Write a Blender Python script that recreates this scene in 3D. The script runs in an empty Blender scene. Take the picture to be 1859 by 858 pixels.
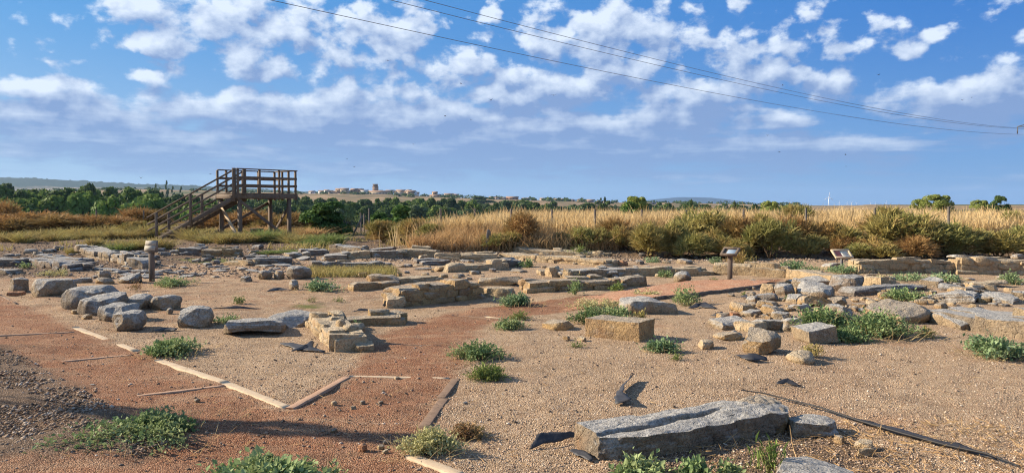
import bpy, math, random
import numpy as np
from math import radians, sin, cos, tan, pi, atan2, hypot

sc = bpy.context.scene
col = sc.collection
FAST_TREES = True

# ------------------------------------------------------------------ camera, sky, sun, exposure
CAMH, FPX, HORY, CX, CY = 1.65, 1352.0, 373.0, 929.5, 429.0
PITCH = math.atan((CY - HORY) / FPX)
cam_d = bpy.data.cameras.new('camera'); cam = bpy.data.objects.new('camera', cam_d); col.objects.link(cam)
cam_d.sensor_width = 36; cam_d.lens = 36 * FPX / 1859
cam_d.clip_start = 0.05; cam_d.clip_end = 60000
cam.location = (0, 0, CAMH); cam.rotation_euler = (pi / 2 - PITCH, 0, 0)
sc.camera = cam

SUN_EL, SUN_AZ = radians(26), radians(-78)          # azimuth clockwise from +Y (view direction)
sd = (sin(SUN_AZ) * cos(SUN_EL), cos(SUN_AZ) * cos(SUN_EL), sin(SUN_EL))
sun_d = bpy.data.lights.new('sun', 'SUN'); sun = bpy.data.objects.new('sun', sun_d); col.objects.link(sun)
sun_d.energy = 5.0; sun_d.angle = radians(0.55); sun_d.color = (1.0, 0.85, 0.66)
from mathutils import Vector
sun.rotation_euler = Vector(sd).to_track_quat('Z', 'Y').to_euler()
sun.location = (-30, 20, 30)

sc.view_settings.view_transform = 'Standard'; sc.view_settings.look = 'None'
sc.view_settings.exposure = 1.02; sc.view_settings.gamma = 1.0
sc.view_settings.use_curve_mapping = False
cy = sc.cycles
cy.max_bounces = 5; cy.diffuse_bounces = 3; cy.glossy_bounces = 2; cy.transmission_bounces = 4
cy.transparent_max_bounces = 8; cy.volume_bounces = 0
cy.use_denoising = True; cy.use_adaptive_sampling = False; cy.filter_width = 1.15
try: cy.denoiser = 'OPENIMAGEDENOISE'
except Exception: pass
try: cy.denoising_prefilter = 'NONE'; cy.denoising_input_passes = 'RGB_ALBEDO_NORMAL'
except Exception: pass
cy.caustics_reflective = False; cy.caustics_refractive = False

SKY_STRENGTH = 0.056

class NT:
    """small helper to write node trees"""
    def __init__(s, tree): s.t = tree; s.n = tree.nodes; s.l = tree.links
    def new(s, typ, **kw):
        n = s.n.new(typ)
        for k, v in kw.items(): setattr(n, k, v)
        return n
    def put(s, node, key, v):
        i = node.inputs[key]
        if hasattr(v, 'is_output') or isinstance(v, bpy.types.NodeSocket): s.l.new(v, i)
        elif v is not None: i.default_value = v
    def math(s, op, a, b=None, c=None, clamp=False):
        n = s.new('ShaderNodeMath', operation=op, use_clamp=clamp)
        s.put(n, 0, a)
        if b is not None: s.put(n, 1, b)
        if c is not None: s.put(n, 2, c)
        return n.outputs[0]
    def vmath(s, op, a, b=None):
        n = s.new('ShaderNodeVectorMath', operation=op); s.put(n, 0, a)
        if b is not None: s.put(n, 1, b)
        return n.outputs['Value'] if op in ('LENGTH', 'DOT_PRODUCT', 'DISTANCE') else n.outputs[0]
    def mapr(s, v, a, b, c=0., d=1., smooth=False):
        n = s.new('ShaderNodeMapRange', clamp=True)
        if smooth: n.interpolation_type = 'SMOOTHSTEP'
        for k, x in zip((0, 1, 2, 3, 4), (v, a, b, c, d)): s.put(n, k, x)
        return n.outputs[0]
    def mix(s, f, a, b, typ='MIX'):
        n = s.new('ShaderNodeMix', data_type='RGBA', blend_type=typ)
        s.put(n, 'Factor', f)
        A = [i for i in n.inputs if i.name == 'A' and i.type == 'RGBA'][0]
        B = [i for i in n.inputs if i.name == 'B' and i.type == 'RGBA'][0]
        for so, v in ((A, a), (B, b)):
            if isinstance(v, bpy.types.NodeSocket): s.l.new(v, so)
            else: so.default_value = tuple(v) + ((1,) if len(v) == 3 else ())
        return [o for o in n.outputs if o.type == 'RGBA'][0]
    def noise(s, vec, scale, detail=4, rough=.55, dist=0., lac=2.0):
        n = s.new('ShaderNodeTexNoise'); s.put(n, 'Vector', vec); s.put(n, 'Scale', scale); s.put(n, 'Detail', detail)
        s.put(n, 'Roughness', rough); s.put(n, 'Distortion', dist); s.put(n, 'Lacunarity', lac)
        return n.outputs[0]
    def voro(s, vec, scale, feature='F1', rnd=1.):
        n = s.new('ShaderNodeTexVoronoi', feature=feature); s.put(n, 'Vector', vec); s.put(n, 'Scale', scale); s.put(n, 'Randomness', rnd)
        return n
    def ramp(s, f, stops):
        n = s.new('ShaderNodeValToRGB'); s.put(n, 0, f); e = n.color_ramp.elements
        while len(e) < len(stops): e.new(0.5)
        for el, (p, c) in zip(e, stops): el.position = p; el.color = tuple(c) + (1,)
        return n.outputs[0]

# ---- clouds: blobs of cover placed by compass bearing and elevation (degrees), broken up by noise
def azel(px, py):
    x = (px - CX) / FPX; u = (CY - py) / FPX
    d = (x, cos(PITCH) + sin(PITCH) * u, -sin(PITCH) + cos(PITCH) * u)
    return math.degrees(atan2(d[0], d[1])), math.degrees(atan2(d[2], hypot(d[0], d[1])))
CLOUDS = [  # centre x, centre y, half width, half height, weight
 (230, 18, 75, 34, .9), (425, 50, 150, 55, 1), (280, 76, 95, 24, .8), (455, 112, 85, 34, .9), (600, 88, 55, 48, .8),
 (705, 60, 90, 66, .9), (480, -4, 200, 18, .6), (880, 20, 40, 14, .5), (1000, 8, 70, 18, .5),
 (160, 124, 80, 10, .5), (240, 142, 90, 14, .6), (60, 165, 210, 24, .75), (120, 215, 240, 34, .9), (380, 190, 170, 30, .85),
 (540, 212, 210, 45, 1), (640, 168, 90, 36, .9), (725, 160, 66, 32, .8), (830, 122, 80, 38, .9), (895, 160, 60, 38, .7),
 (790, 222, 230, 42, 1), (1090, 62, 190, 48, 1), (1130, 118, 90, 34, .9), (985, 165, 165, 44, 1), (1270, 185, 120, 52, 1),
 (1375, 130, 95, 42, .9), (1415, 212, 70, 26, .7), (1505, 150, 66, 40, .85), (1385, 72, 90, 38, .75), (1245, 18, 100, 26, .6),
 (1520, 90, 80, 34, .65), (1600, 32, 75, 20, .5), (1650, 85, 60, 18, .5), (1735, 56, 56, 18, .65), (1805, 34, 40, 16, .6),
 (1745, 182, 150, 48, 1), (1830, 230, 80, 22, .6), (1722, 112, 30, 22, .6),
 (260, 262, 360, 34, .85), (950, 268, 380, 36, 1.), (1420, 272, 260, 30, .85), (1080, 232, 280, 32, .95), (560, 300, 500, 24, .65), (1250,310,350,20,.6), (700, 255, 160, 30, .8)]

def cloud_group():
    g = bpy.data.node_groups.new('cloud_cover', 'ShaderNodeTree')
    g.interface.new_socket('Dir', in_out='INPUT', socket_type='NodeSocketVector')
    g.interface.new_socket('Cover', in_out='OUTPUT', socket_type='NodeSocketFloat')
    k = NT(g); gi = k.new('NodeGroupInput'); go = k.new('NodeGroupOutput')
    v = gi.outputs[0]                                # (azimuth, elevation, 0) in degrees
    wn = k.new('ShaderNodeTexNoise'); k.put(wn, 'Vector', v); k.put(wn, 'Scale', .22); k.put(wn, 'Detail', 5); k.put(wn, 'Roughness', .6)
    off = k.vmath('SUBTRACT', wn.outputs['Color'], (.5, .5, .5))
    off = k.vmath('MULTIPLY', off, (4.6, 2.6, 0))
    w = k.vmath('ADD', v, off)
    tot = None
    for (px, py, rx, ry, wt) in CLOUDS:
        a, e = azel(px, py); c = cos(radians(a))
        sx = math.degrees(rx / FPX) * c * c; sy = math.degrees(ry / FPX) * c
        q = k.vmath('MULTIPLY', k.vmath('SUBTRACT', w, (a, e, 0)), (1 / sx, 1 / sy, 0))
        b = k.mapr(k.vmath('DOT_PRODUCT', q, q), 0., 1.9, wt, 0.)
        tot = b if tot is None else k.math('SMOOTH_MAX', tot, b, .25)
    # elsewhere in the sky (outside this bearing range and overhead) plain scattered cover
    sp = k.new('ShaderNodeSeparateXYZ'); k.put(sp, 0, v)
    out = k.math('MAXIMUM', k.mapr(k.math('ABSOLUTE', sp.outputs[0]), 36, 46), k.mapr(sp.outputs[1], 17, 23))
    tot = k.math('MAXIMUM', tot, k.math('MULTIPLY', out, .42))
    vs = k.vmath('MULTIPLY', v, (1, 1.4, 0))
    n1 = k.noise(vs, .34, 9, .57, .1)
    vw = k.new('ShaderNodeTexNoise'); k.put(vw, 'Vector', vs); k.put(vw, 'Scale', 1.1); k.put(vw, 'Detail', 3)
    vb = k.new('ShaderNodeTexVoronoi', feature='SMOOTH_F1'); k.put(vb, 'Vector', k.vmath('ADD', vs, k.vmath('MULTIPLY', vw.outputs['Color'], (1.4, 1.4, 0)))); k.put(vb, 'Scale', .62); k.put(vb, 'Smoothness', .35)
    n1 = k.math('ADD', n1, k.math('MULTIPLY', k.math('SUBTRACT', .56, vb.outputs['Distance']), .28))
    n2 = k.noise(k.vmath('MULTIPLY', v, (.35, 2.6, 0)), .5, 5, .55, .3)
    low = k.mapr(sp.outputs[1], 3, 9)
    nn = k.math('ADD', k.math('MULTIPLY', n1, low), k.math('MULTIPLY', n2, k.math('SUBTRACT', 1., low)))
    d = k.math('ADD', k.math('ADD', tot, k.mapr(sp.outputs[1], 3., 9., .22, .04)), k.math('MULTIPLY', k.math('SUBTRACT', nn, .5), k.mapr(sp.outputs[1], 4., 10., 1.5, 2.5)))
    k.l.new(d, go.inputs[0])
    return g

def build_world():
    w = bpy.data.worlds.new('World'); sc.world = w; w.use_nodes = True
    w.node_tree.nodes.clear(); k = NT(w.node_tree)
    sky = k.new('ShaderNodeTexSky', sky_type='NISHITA'); sky.sun_disc = False
    sky.sun_elevation = SUN_EL; sky.sun_rotation = SUN_AZ
    sky.air_density = 1.0; sky.dust_density = .4; sky.ozone_density = 2.0
    hs = k.new('ShaderNodeHueSaturation'); hs.inputs['Saturation'].default_value = 1.38; hs.inputs['Value'].default_value = 1.0
    k.l.new(sky.outputs[0], hs.inputs['Color'])
    tc = k.new('ShaderNodeTexCoord'); sp = k.new('ShaderNodeSeparateXYZ'); k.l.new(tc.outputs['Generated'], sp.inputs[0])
    x, y, z = sp.outputs
    az = k.math('MULTIPLY', k.math('ARCTAN2', x, y), 57.2958)
    el = k.math('MULTIPLY', k.math('ARCSINE', z), 57.2958)
    cb = k.new('ShaderNodeCombineXYZ'); k.l.new(az, cb.inputs[0]); k.l.new(el, cb.inputs[1])
    g = cloud_group()
    g1 = k.new('ShaderNodeGroup'); g1.node_tree = g; k.l.new(cb.outputs[0], g1.inputs[0]); d = g1.outputs[0]
    g2 = k.new('ShaderNodeGroup'); g2.node_tree = g
    k.l.new(k.vmath('ADD', cb.outputs[0], (-.7, .95, 0)), g2.inputs[0]); d2 = g2.outputs[0]
    alpha = k.mapr(d, .38, .84, smooth=True)
    lit = k.math('SUBTRACT', d, d2)                       # facing the sun: thinner cover on its sunward side
    f = k.math('ADD', .50, k.math('MULTIPLY', lit, 1.0))
    f = k.math('SUBTRACT', f, k.math('MULTIPLY', k.mapr(d, .65, 1.6), .34))
    # lower clouds are greyer
    f = k.math('SUBTRACT', f, k.mapr(el, 3., 12.5, .50, 0.))
    # clouds nearer to the sun bearing are whiter
    f = k.math('ADD', f, k.mapr(az, -40., 20., .12, 0.))
    f = k.math('MINIMUM', k.math('MAXIMUM', f, 0.), 1.)
    cc = k.mix(f, (2.1, 3.25, 5.8), (7.4, 8.3, 9.6))
    alpha = k.math('MULTIPLY', alpha, k.mapr(el, .3, 6., .55, .95))
    azr = k.mapr(az, -38., 30.)
    lo = k.mix(azr, (3.4, 5.2, 7.5), (1.35, 3.2, 6.5)); hi = k.mix(azr, (1.05, 3.4, 7.0), (.42, 1.95, 5.8))
    grad = k.mix(k.mapr(el, 0., 15., 0., 1., True), lo, hi)
    keep = k.mapr(el, 16., 40., .92, .35)
    clear = k.mix(keep, hs.outputs[0], grad)
    outc = k.mix(alpha, clear, cc)
    bg = k.new('ShaderNodeBackground'); bg.inputs[1].default_value = SKY_STRENGTH; k.l.new(outc, bg.inputs[0])
    o = k.new('ShaderNodeOutputWorld'); k.l.new(bg.outputs[0], o.inputs[0])
    w.cycles.sampling_method = 'MANUAL'; w.cycles.sample_map_resolution = 512
build_world()

# ------------------------------------------------------------------ numeric helpers
def sstep(a, b, x):
    t = np.clip((np.asarray(x, float) - a) / (b - a), 0, 1); return t * t * (3 - 2 * t)

def _h(i, j, k):
    n = (i * 374761393 + j * 668265263 + k * 2147483647 + 974711) & 0xFFFFFFFF
    n = ((n ^ (n >> 13)) * 1274126177) & 0xFFFFFFFF
    n = ((n ^ (n >> 16)) * 2246822519) & 0xFFFFFFFF
    return ((n ^ (n >> 15)) & 0xFFFFFF) / float(0xFFFFFF)
def vnoise(P):
    P = np.asarray(P, float); I = np.floor(P).astype(np.int64); F = P - I; U = F * F * (3 - 2 * F); r = 0
    for a in (0, 1):
        for b in (0, 1):
            for c in (0, 1):
                w = (U[:, 0] if a else 1 - U[:, 0]) * (U[:, 1] if b else 1 - U[:, 1]) * (U[:, 2] if c else 1 - U[:, 2])
                r = r + w * _h(I[:, 0] + a, I[:, 1] + b, I[:, 2] + c)
    return r
def fbm(P, o=4, g=.5):
    P = np.asarray(P, float); s = 0; a = 1; t = 0
    for i in range(o):
        s = s + a * (vnoise(P * 2.03 ** i + i * 17.3) - .5); t += a; a *= g
    return s / t * 2
def fbm2(x, y, sc_, o=4, seed=0.):
    x = np.atleast_1d(np.asarray(x, float)); y = np.atleast_1d(np.asarray(y, float))
    return fbm(np.stack([x.ravel() * sc_ + seed, y.ravel() * sc_ + seed * 1.7, np.full(x.size, seed)], 1), o).reshape(x.shape)

# skyline of the land about 1 km off, as elevation angle against bearing x/y
SKX = np.array([-60, 0, 120, 250, 420, 560, 700, 850, 1000, 1100, 1300, 1450, 1500, 2000]); SKY_ = np.array([346, 348, 347, 345, 349, 352, 354, 360, 364, 368, 371, 373, 374, 374])
def terrain(x, y):
    x = np.asarray(x, float); y = np.asarray(y, float)
    r = np.hypot(x, y); ys = np.maximum(y, .1)
    t = np.where(y > 1, x / ys, np.sign(x) * 3.)
    yy = np.maximum(y, 0)
    left = .17 * sstep(20, 33, yy)
    berm = .50 * sstep(23.2, 28.5, yy) * sstep(-5.2, -1.5, x - .12 * (yy - 25))
    mnd = .15 * np.exp(-(((x - 4.5) / 1.1) ** 2 + ((y - 11.6) / 1.6) ** 2) ** 1.5) + .10 * np.exp(-(((x - 8.4) / 1.7) ** 2 + ((y - 13.6) / 1.3) ** 2) ** 1.5)
    berm = berm + mnd + .08 * sstep(28, 45, yy) * sstep(-4, 0, x)
    z = left * (1 - sstep(-5, -1, x)) + berm
    vm = (1 - sstep(.36, .48, t)) * (y > 1)
    z = z + vm * (-9.0 - z) * sstep(50, 105, yy)
    z = z + (1 - vm) * sstep(60, 400, r) * .8 * (y > 0)
    px = CX + FPX * np.clip(t, -1.2, 1.2)
    zs = CAMH + (HORY - np.interp(px, SKX, SKY_)) / FPX * 1000
    hill = sstep(520, 1000, yy)
    z = z + vm * (zs + 9) * hill * (y > 1)
    return z
def terrain_d(x, y):            # with small unevenness
    x = np.atleast_1d(np.asarray(x, float)); y = np.atleast_1d(np.asarray(y, float))
    r = np.hypot(x, y)
    a = fbm2(x, y, .45, 3, 3.1) * .035 * np.clip((r - 4) / 10, .25, 1.0) + fbm2(x, y, 2.5, 3, 9.2) * .020 + fbm2(x, y, 9., 2, 4.4) * .006 * (r < 30) + fbm2(x, y, 4., 2, 14.4) * .012 * (r < 30)
    b = fbm2(x, y, .9, 4, 5.5) * .10 * sstep(19, 24, y)
    c = fbm2(x, y, .01, 4, 2.) * 2.2 * sstep(120, 500, r)
    return terrain(x, y) + a + b + c
def TZ(x, y): return float(terrain_d(x, y)[0])

def ray(px, py):
    u = (CY - py) / FPX
    return ((px - CX) / FPX, cos(PITCH) + sin(PITCH) * u, -sin(PITCH) + cos(PITCH) * u)
def G(px, py):
    """ground point under a pixel of the photograph (first hit)"""
    d = ray(px, py); p = 2.5
    for i in range(4000):
        q = p * 1.01; x, y = d[0] * q, d[1] * q
        if CAMH + d[2] * q <= float(terrain(x, y)): break
        p = q
        if p > 3000: break
    q = p
    for i in range(10):
        z = float(terrain(d[0] * q, d[1] * q))
        if d[2] < -1e-4: q = .5 * q + .5 * (z - CAMH) / d[2]
    q = max(2.5, q)
    x, y = d[0] * q, d[1] * q
    return x, y, TZ(x, y)
def GD(px, D):
    x = (px - CX) / FPX * D; return x, D, TZ(x, D)

# ------------------------------------------------------------------ mesh and object helpers
def mesh_np(name, V, F, mat=None, smooth=False, uvs=None, sharp=None):
    me = bpy.data.meshes.new(name)
    V = np.asarray(V, np.float32); F = np.asarray(F, np.int32)
    me.vertices.add(len(V)); me.vertices.foreach_set('co', V.ravel())
    k = F.shape[1]; me.loops.add(F.size); me.loops.foreach_set('vertex_index', F.ravel())
    me.polygons.add(len(F)); me.polygons.foreach_set('loop_start', np.arange(0, F.size, k, dtype=np.int32))
    me.polygons.foreach_set('loop_total', np.full(len(F), k, np.int32))
    me.update(calc_edges=True)
    if smooth: me.polygons.foreach_set('use_smooth', np.ones(len(F), bool))
    if sharp: me.set_sharp_from_angle(angle=radians(sharp))
    if mat is not None:
        for m in (mat if isinstance(mat, (list, tuple)) else [mat]): me.materials.append(m)
    return me
def link(name, data, loc=(0, 0, 0), rz=0., parent=None):
    o = bpy.data.objects.new(name, data); col.objects.link(o); o.location = loc; o.rotation_euler = (0, 0, rz)
    if parent: o.parent = parent
    return o
def tag(o, label=None, cat=None, group=None, kind=None):
    if label: o['label'] = label
    if cat: o['category'] = cat
    if group: o['group'] = group
    if kind: o['kind'] = kind
    return o
def empty(name, loc, rz=0.): return link(name, None, loc, rz)

class MB:
    """collects boxes, beams and tubes into one mesh"""
    def __init__(s): s.V = []; s.F = []; s.n = 0
    def add(s, V, F):
        V = np.asarray(V, float); F = np.asarray(F, int); s.V.append(V); s.F.append(F + s.n); s.n += len(V)
    def box(s, c, d, rz=0., jit=0.):
        x, y, z = [v / 2 for v in d]
        P = np.array([[-x, -y, -z], [x, -y, -z], [x, y, -z], [-x, y, -z], [-x, -y, z], [x, -y, z], [x, y, z], [-x, y, z]])
        R = np.array([[cos(rz), -sin(rz), 0], [sin(rz), cos(rz), 0], [0, 0, 1]])
        s.add(P @ R.T + np.array(c), [[0, 3, 2, 1], [4, 5, 6, 7], [0, 1, 5, 4], [1, 2, 6, 5], [2, 3, 7, 6], [3, 0, 4, 7]])
    def beam(s, a, b, w, h, up=(0, 0, 1)):
        a = np.array(a, float); b = np.array(b, float); d = b - a; d /= np.linalg.norm(d)
        u = np.array(up, float)
        if abs(d @ u) > .98: u = np.array((1., 0, 0))
        sx = np.cross(d, u); sx /= np.linalg.norm(sx); uu = np.cross(sx, d)
        P = []
        for e in (a, b):
            for i, j in ((-1, -1), (1, -1), (1, 1), (-1, 1)): P.append(e + sx * w / 2 * i + uu * h / 2 * j)
        s.add(P, [[0, 1, 2, 3], [7, 6, 5, 4], [0, 4, 5, 1], [1, 5, 6, 2], [2, 6, 7, 3], [3, 7, 4, 0]])
    def tube(s, pts, rad, n=6):
        pts = np.array(pts, float); rad = np.broadcast_to(rad, (len(pts),)); V = []
        for i, p in enumerate(pts):
            d = pts[min(i + 1, len(pts) - 1)] - pts[max(i - 1, 0)]; d /= max(np.linalg.norm(d), 1e-9)
            u = np.array((0, 0, 1.)) if abs(d[2]) < .9 else np.array((1., 0, 0))
            a = np.cross(d, u); a /= np.linalg.norm(a); b = np.cross(a, d)
            for k in range(n):
                t = 2 * pi * k / n; V.append(p + (a * cos(t) + b * sin(t)) * rad[i])
        F = []
        for i in range(len(pts) - 1):
            for k in range(n):
                k2 = (k + 1) % n; F.append([i * n + k, i * n + k2, (i + 1) * n + k2, (i + 1) * n + k])
        b0 = len(V); V.append(pts[0]); V.append(pts[-1])
        for k in range(0, n, 2):
            k1 = (k + 1) % n; k2 = (k + 2) % n; e = (len(pts) - 1) * n
            F.append([b0, k2, k1, k]); F.append([b0 + 1, e + k, e + k1, e + k2])
        s.add(V, F)
    def build(s, name, mat, parent=None, loc=(0, 0, 0), rz=0., smooth=False, bevel=0.):
        me = mesh_np(name, np.concatenate(s.V), np.concatenate(s.F), mat, smooth, sharp=40 if smooth else None)
        o = link(name, me, loc, rz, parent)
        if bevel:
            m = o.modifiers.new('bevel', 'BEVEL'); m.width = bevel; m.segments = 1; m.limit_method = 'ANGLE'
        return o

_cubes = {}
def cube_grid(n):
    if n in _cubes: return _cubes[n]
    idx = {}; V = []; F = []
    def vid(p):
        k = tuple(int(round((c + 1) * n / 2 * 2)) for c in p)
        if k not in idx: idx[k] = len(V); V.append(p)
        return idx[k]
    for ax in range(3):
        for sgn in (-1, 1):
            for i in range(n):
                for j in range(n):
                    q = []
                    for di, dj in ((0, 0), (1, 0), (1, 1), (0, 1)):
                        p = [0, 0, 0]; p[ax] = sgn; p[(ax + 1) % 3] = -1 + 2 * (i + di) / n; p[(ax + 2) % 3] = -1 + 2 * (j + dj) / n
                        q.append(vid(tuple(p)))
                    F.append(q if sgn > 0 else q[::-1])
    _cubes[n] = (np.array(V, float), np.array(F, int)); return _cubes[n]

def rock(L, W, H, rng, n=8, block=.6, cuts=5, rough=.05, taper=.0, strata=0., tilt=0.):
    P, F = cube_grid(n); q = P / np.linalg.norm(P, axis=1)[:, None]
    p = P * block + q * (1 - block) * 1.0
    for i in range(cuts + 2):
        nr = rng.normal(size=3); nr[2] = nr[2] * .7 + .15; nr /= np.linalg.norm(nr)
        s = p @ nr; d = s.max() * rng.uniform(.70, .93); p = p - np.outer(np.maximum(s - d, 0), nr)
    mx = np.abs(p).max(0); p = p / mx
    p[:, :2] *= (1 - taper * (p[:, 2:3] + 1) / 2)
    p = p * np.array((L / 2, W / 2, H / 2))
    rough = rough * 1.45; size = (L * W * H) ** (1 / 3.); sd_ = rng.uniform(0, 90)
    f = fbm(p * (1.9 / size) + sd_, 3, .5)
    f2 = fbm(p * (7 / size) + sd_ + 31, 3, .6)
    ridg = -np.maximum(0, .06 - np.abs(fbm(p * (2.6 / size) + sd_ + 50, 2))) * 6 
    m = min(L, W, H) * .5 + size * .25
    f0 = fbm(p * (.85 / size) + sd_ + 77, 2, .5)
    dsp = (f0 * rough * 3.0 + f * rough * 1.7 + f2 * rough * .55 + ridg * rough * .6) * m
    if strata:
        dsp = dsp + strata * m * (vnoise(np.stack([p[:, 2] * 26 / max(H, .05) * .4 + sd_, p[:, 0] * .8, p[:, 1] * .8], 1)) - .5) * (np.abs(q[:, 2]) < .8)
    p = p + q * dsp[:, None]
    if tilt:
        ax, ay = rng.normal(size=2) * tilt
        p = p @ np.array([[1, 0, 0], [0, cos(ax), sin(ax)], [0, -sin(ax), cos(ax)]]) @ np.array([[cos(ay), 0, sin(ay)], [0, 1, 0], [-sin(ay), 0, cos(ay)]])
    p[:, 2] += H / 2
    return p, F

# ------------------------------------------------------------------ materials
def mat_new(name):
    m = bpy.data.materials.new(name); m.use_nodes = True; m.node_tree.nodes.clear(); k = NT(m.node_tree)
    out = k.new('ShaderNodeOutputMaterial'); return m, k, out
def finish(k, out, colr, rough=.9, bump=None, strength=.5, dist=.01, spec=.25, metal=0.):
    b = k.new('ShaderNodeBsdfPrincipled'); k.put(b, 'Base Color', colr if isinstance(colr, bpy.types.NodeSocket) else tuple(colr) + (1,))
    k.put(b, 'Roughness', rough); k.put(b, 'Specular IOR Level', spec); k.put(b, 'Metallic', metal)
    if bump is not None:
        n = k.new('ShaderNodeBump'); k.put(n, 'Strength', strength); k.put(n, 'Distance', dist); k.put(n, 'Height', bump)
        k.l.new(n.outputs[0], b.inputs['Normal'])
    k.l.new(b.outputs[0], out.inputs['Surface']); return b

def stone_mat(name, a, b, top, dark, lichen=.7):
    m, k, out = mat_new(name)
    tc = k.new('ShaderNodeTexCoord').outputs['Object']; geo = k.new('ShaderNodeNewGeometry'); oi = k.new('ShaderNodeObjectInfo')
    sh = k.new('ShaderNodeCombineXYZ'); r10 = k.math('MULTIPLY', oi.outputs['Random'], 37.); k.l.new(r10, sh.inputs[0]); k.l.new(r10, sh.inputs[1])
    v = k.vmath('ADD', tc, sh.outputs[0])
    isl = geo.outputs['Random Per Island']
    wv = k.new('ShaderNodeTexNoise'); k.put(wv, 'Vector', v); k.put(wv, 'Scale', 3.); k.put(wv, 'Detail', 4)
    f = k.math('ADD', k.noise(v, 3.2, 5, .6), k.math('MULTIPLY', k.math('SUBTRACT', isl, .5), .45))
    c = k.mix(k.mapr(f, .3, .72), a, b)
    c = k.mix(k.mapr(k.noise(v, 9, 4, .65), .52, .70, 0, .65), c, dark)
    # iron / earth streaks
    c = k.mix(k.mapr(k.noise(v, 2.1, 4, .6, .6), .56, .72, 0, .5), c, (.30, .155, .07))
    nz = k.new('ShaderNodeSeparateXYZ'); k.l.new(geo.outputs['Normal'], nz.inputs[0])
    tm = k.mapr(k.math('ADD', nz.outputs[2], k.math('MULTIPLY', k.math('SUBTRACT', k.noise(v, 6, 5, .65), .5), 1.5)), .15, .75, 0, lichen)
    lc = k.mix(k.mapr(k.noise(v, 22, 4, .6), .38, .66), top, tuple(x * .58 for x in top))
    c = k.mix(tm, c, lc)
    sp = k.voro(v, 34).outputs['Distance']
    spots = k.math('MULTIPLY', k.mapr(sp, .12, .25, 1, 0), k.mapr(k.noise(v, 4, 3), .5, .62))
    c = k.mix(k.math('MULTIPLY', spots, .55), c, (.56, .55, .47))
    # pitting
    pit = k.mapr(k.noise(v, 48, 3, .6), .30, .46, 1, 0)
    c = k.mix(k.math('MULTIPLY', pit, .38), c, tuple(x * .35 for x in dark))
    bs = k.math('ADD', k.math('MULTIPLY', k.noise(v, 8, 6, .68), 1.0), k.math('MULTIPLY', k.noise(v, 42, 4, .7), .35))
    bs = k.math('SUBTRACT', bs, k.math('MULTIPLY', pit, .12))
    bs = k.math('ADD', bs, k.math('MULTIPLY', k.mapr(k.voro(k.vmath('ADD', v, k.vmath('MULTIPLY', wv.outputs['Color'], (.25, .25, .25))), 3.4, 'DISTANCE_TO_EDGE').outputs['Distance'], 0., .03, 0., 1.), k.mapr(k.noise(v, 2.2, 2), .5, .62, 0., .22)))
    finish(k, out, c, .93, bs, 1., .075, .15)
    return m
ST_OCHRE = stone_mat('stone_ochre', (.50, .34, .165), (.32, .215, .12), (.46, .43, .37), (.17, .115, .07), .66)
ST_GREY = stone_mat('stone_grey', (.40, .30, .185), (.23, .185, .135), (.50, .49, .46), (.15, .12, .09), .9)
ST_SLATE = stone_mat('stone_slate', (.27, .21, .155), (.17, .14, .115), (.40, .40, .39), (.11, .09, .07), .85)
ST_PALE = stone_mat('stone_pale', (.56, .42, .255), (.42, .31, .18), (.54, .49, .39), (.22, .155, .09), .5)  # pale stone; for lit masonry the sunlight is put into this colour
ST_RED = stone_mat('stone_red', (.46, .24, .13), (.38, .19, .10), (.42, .27, .18), (.24, .12, .07), .4)

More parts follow.
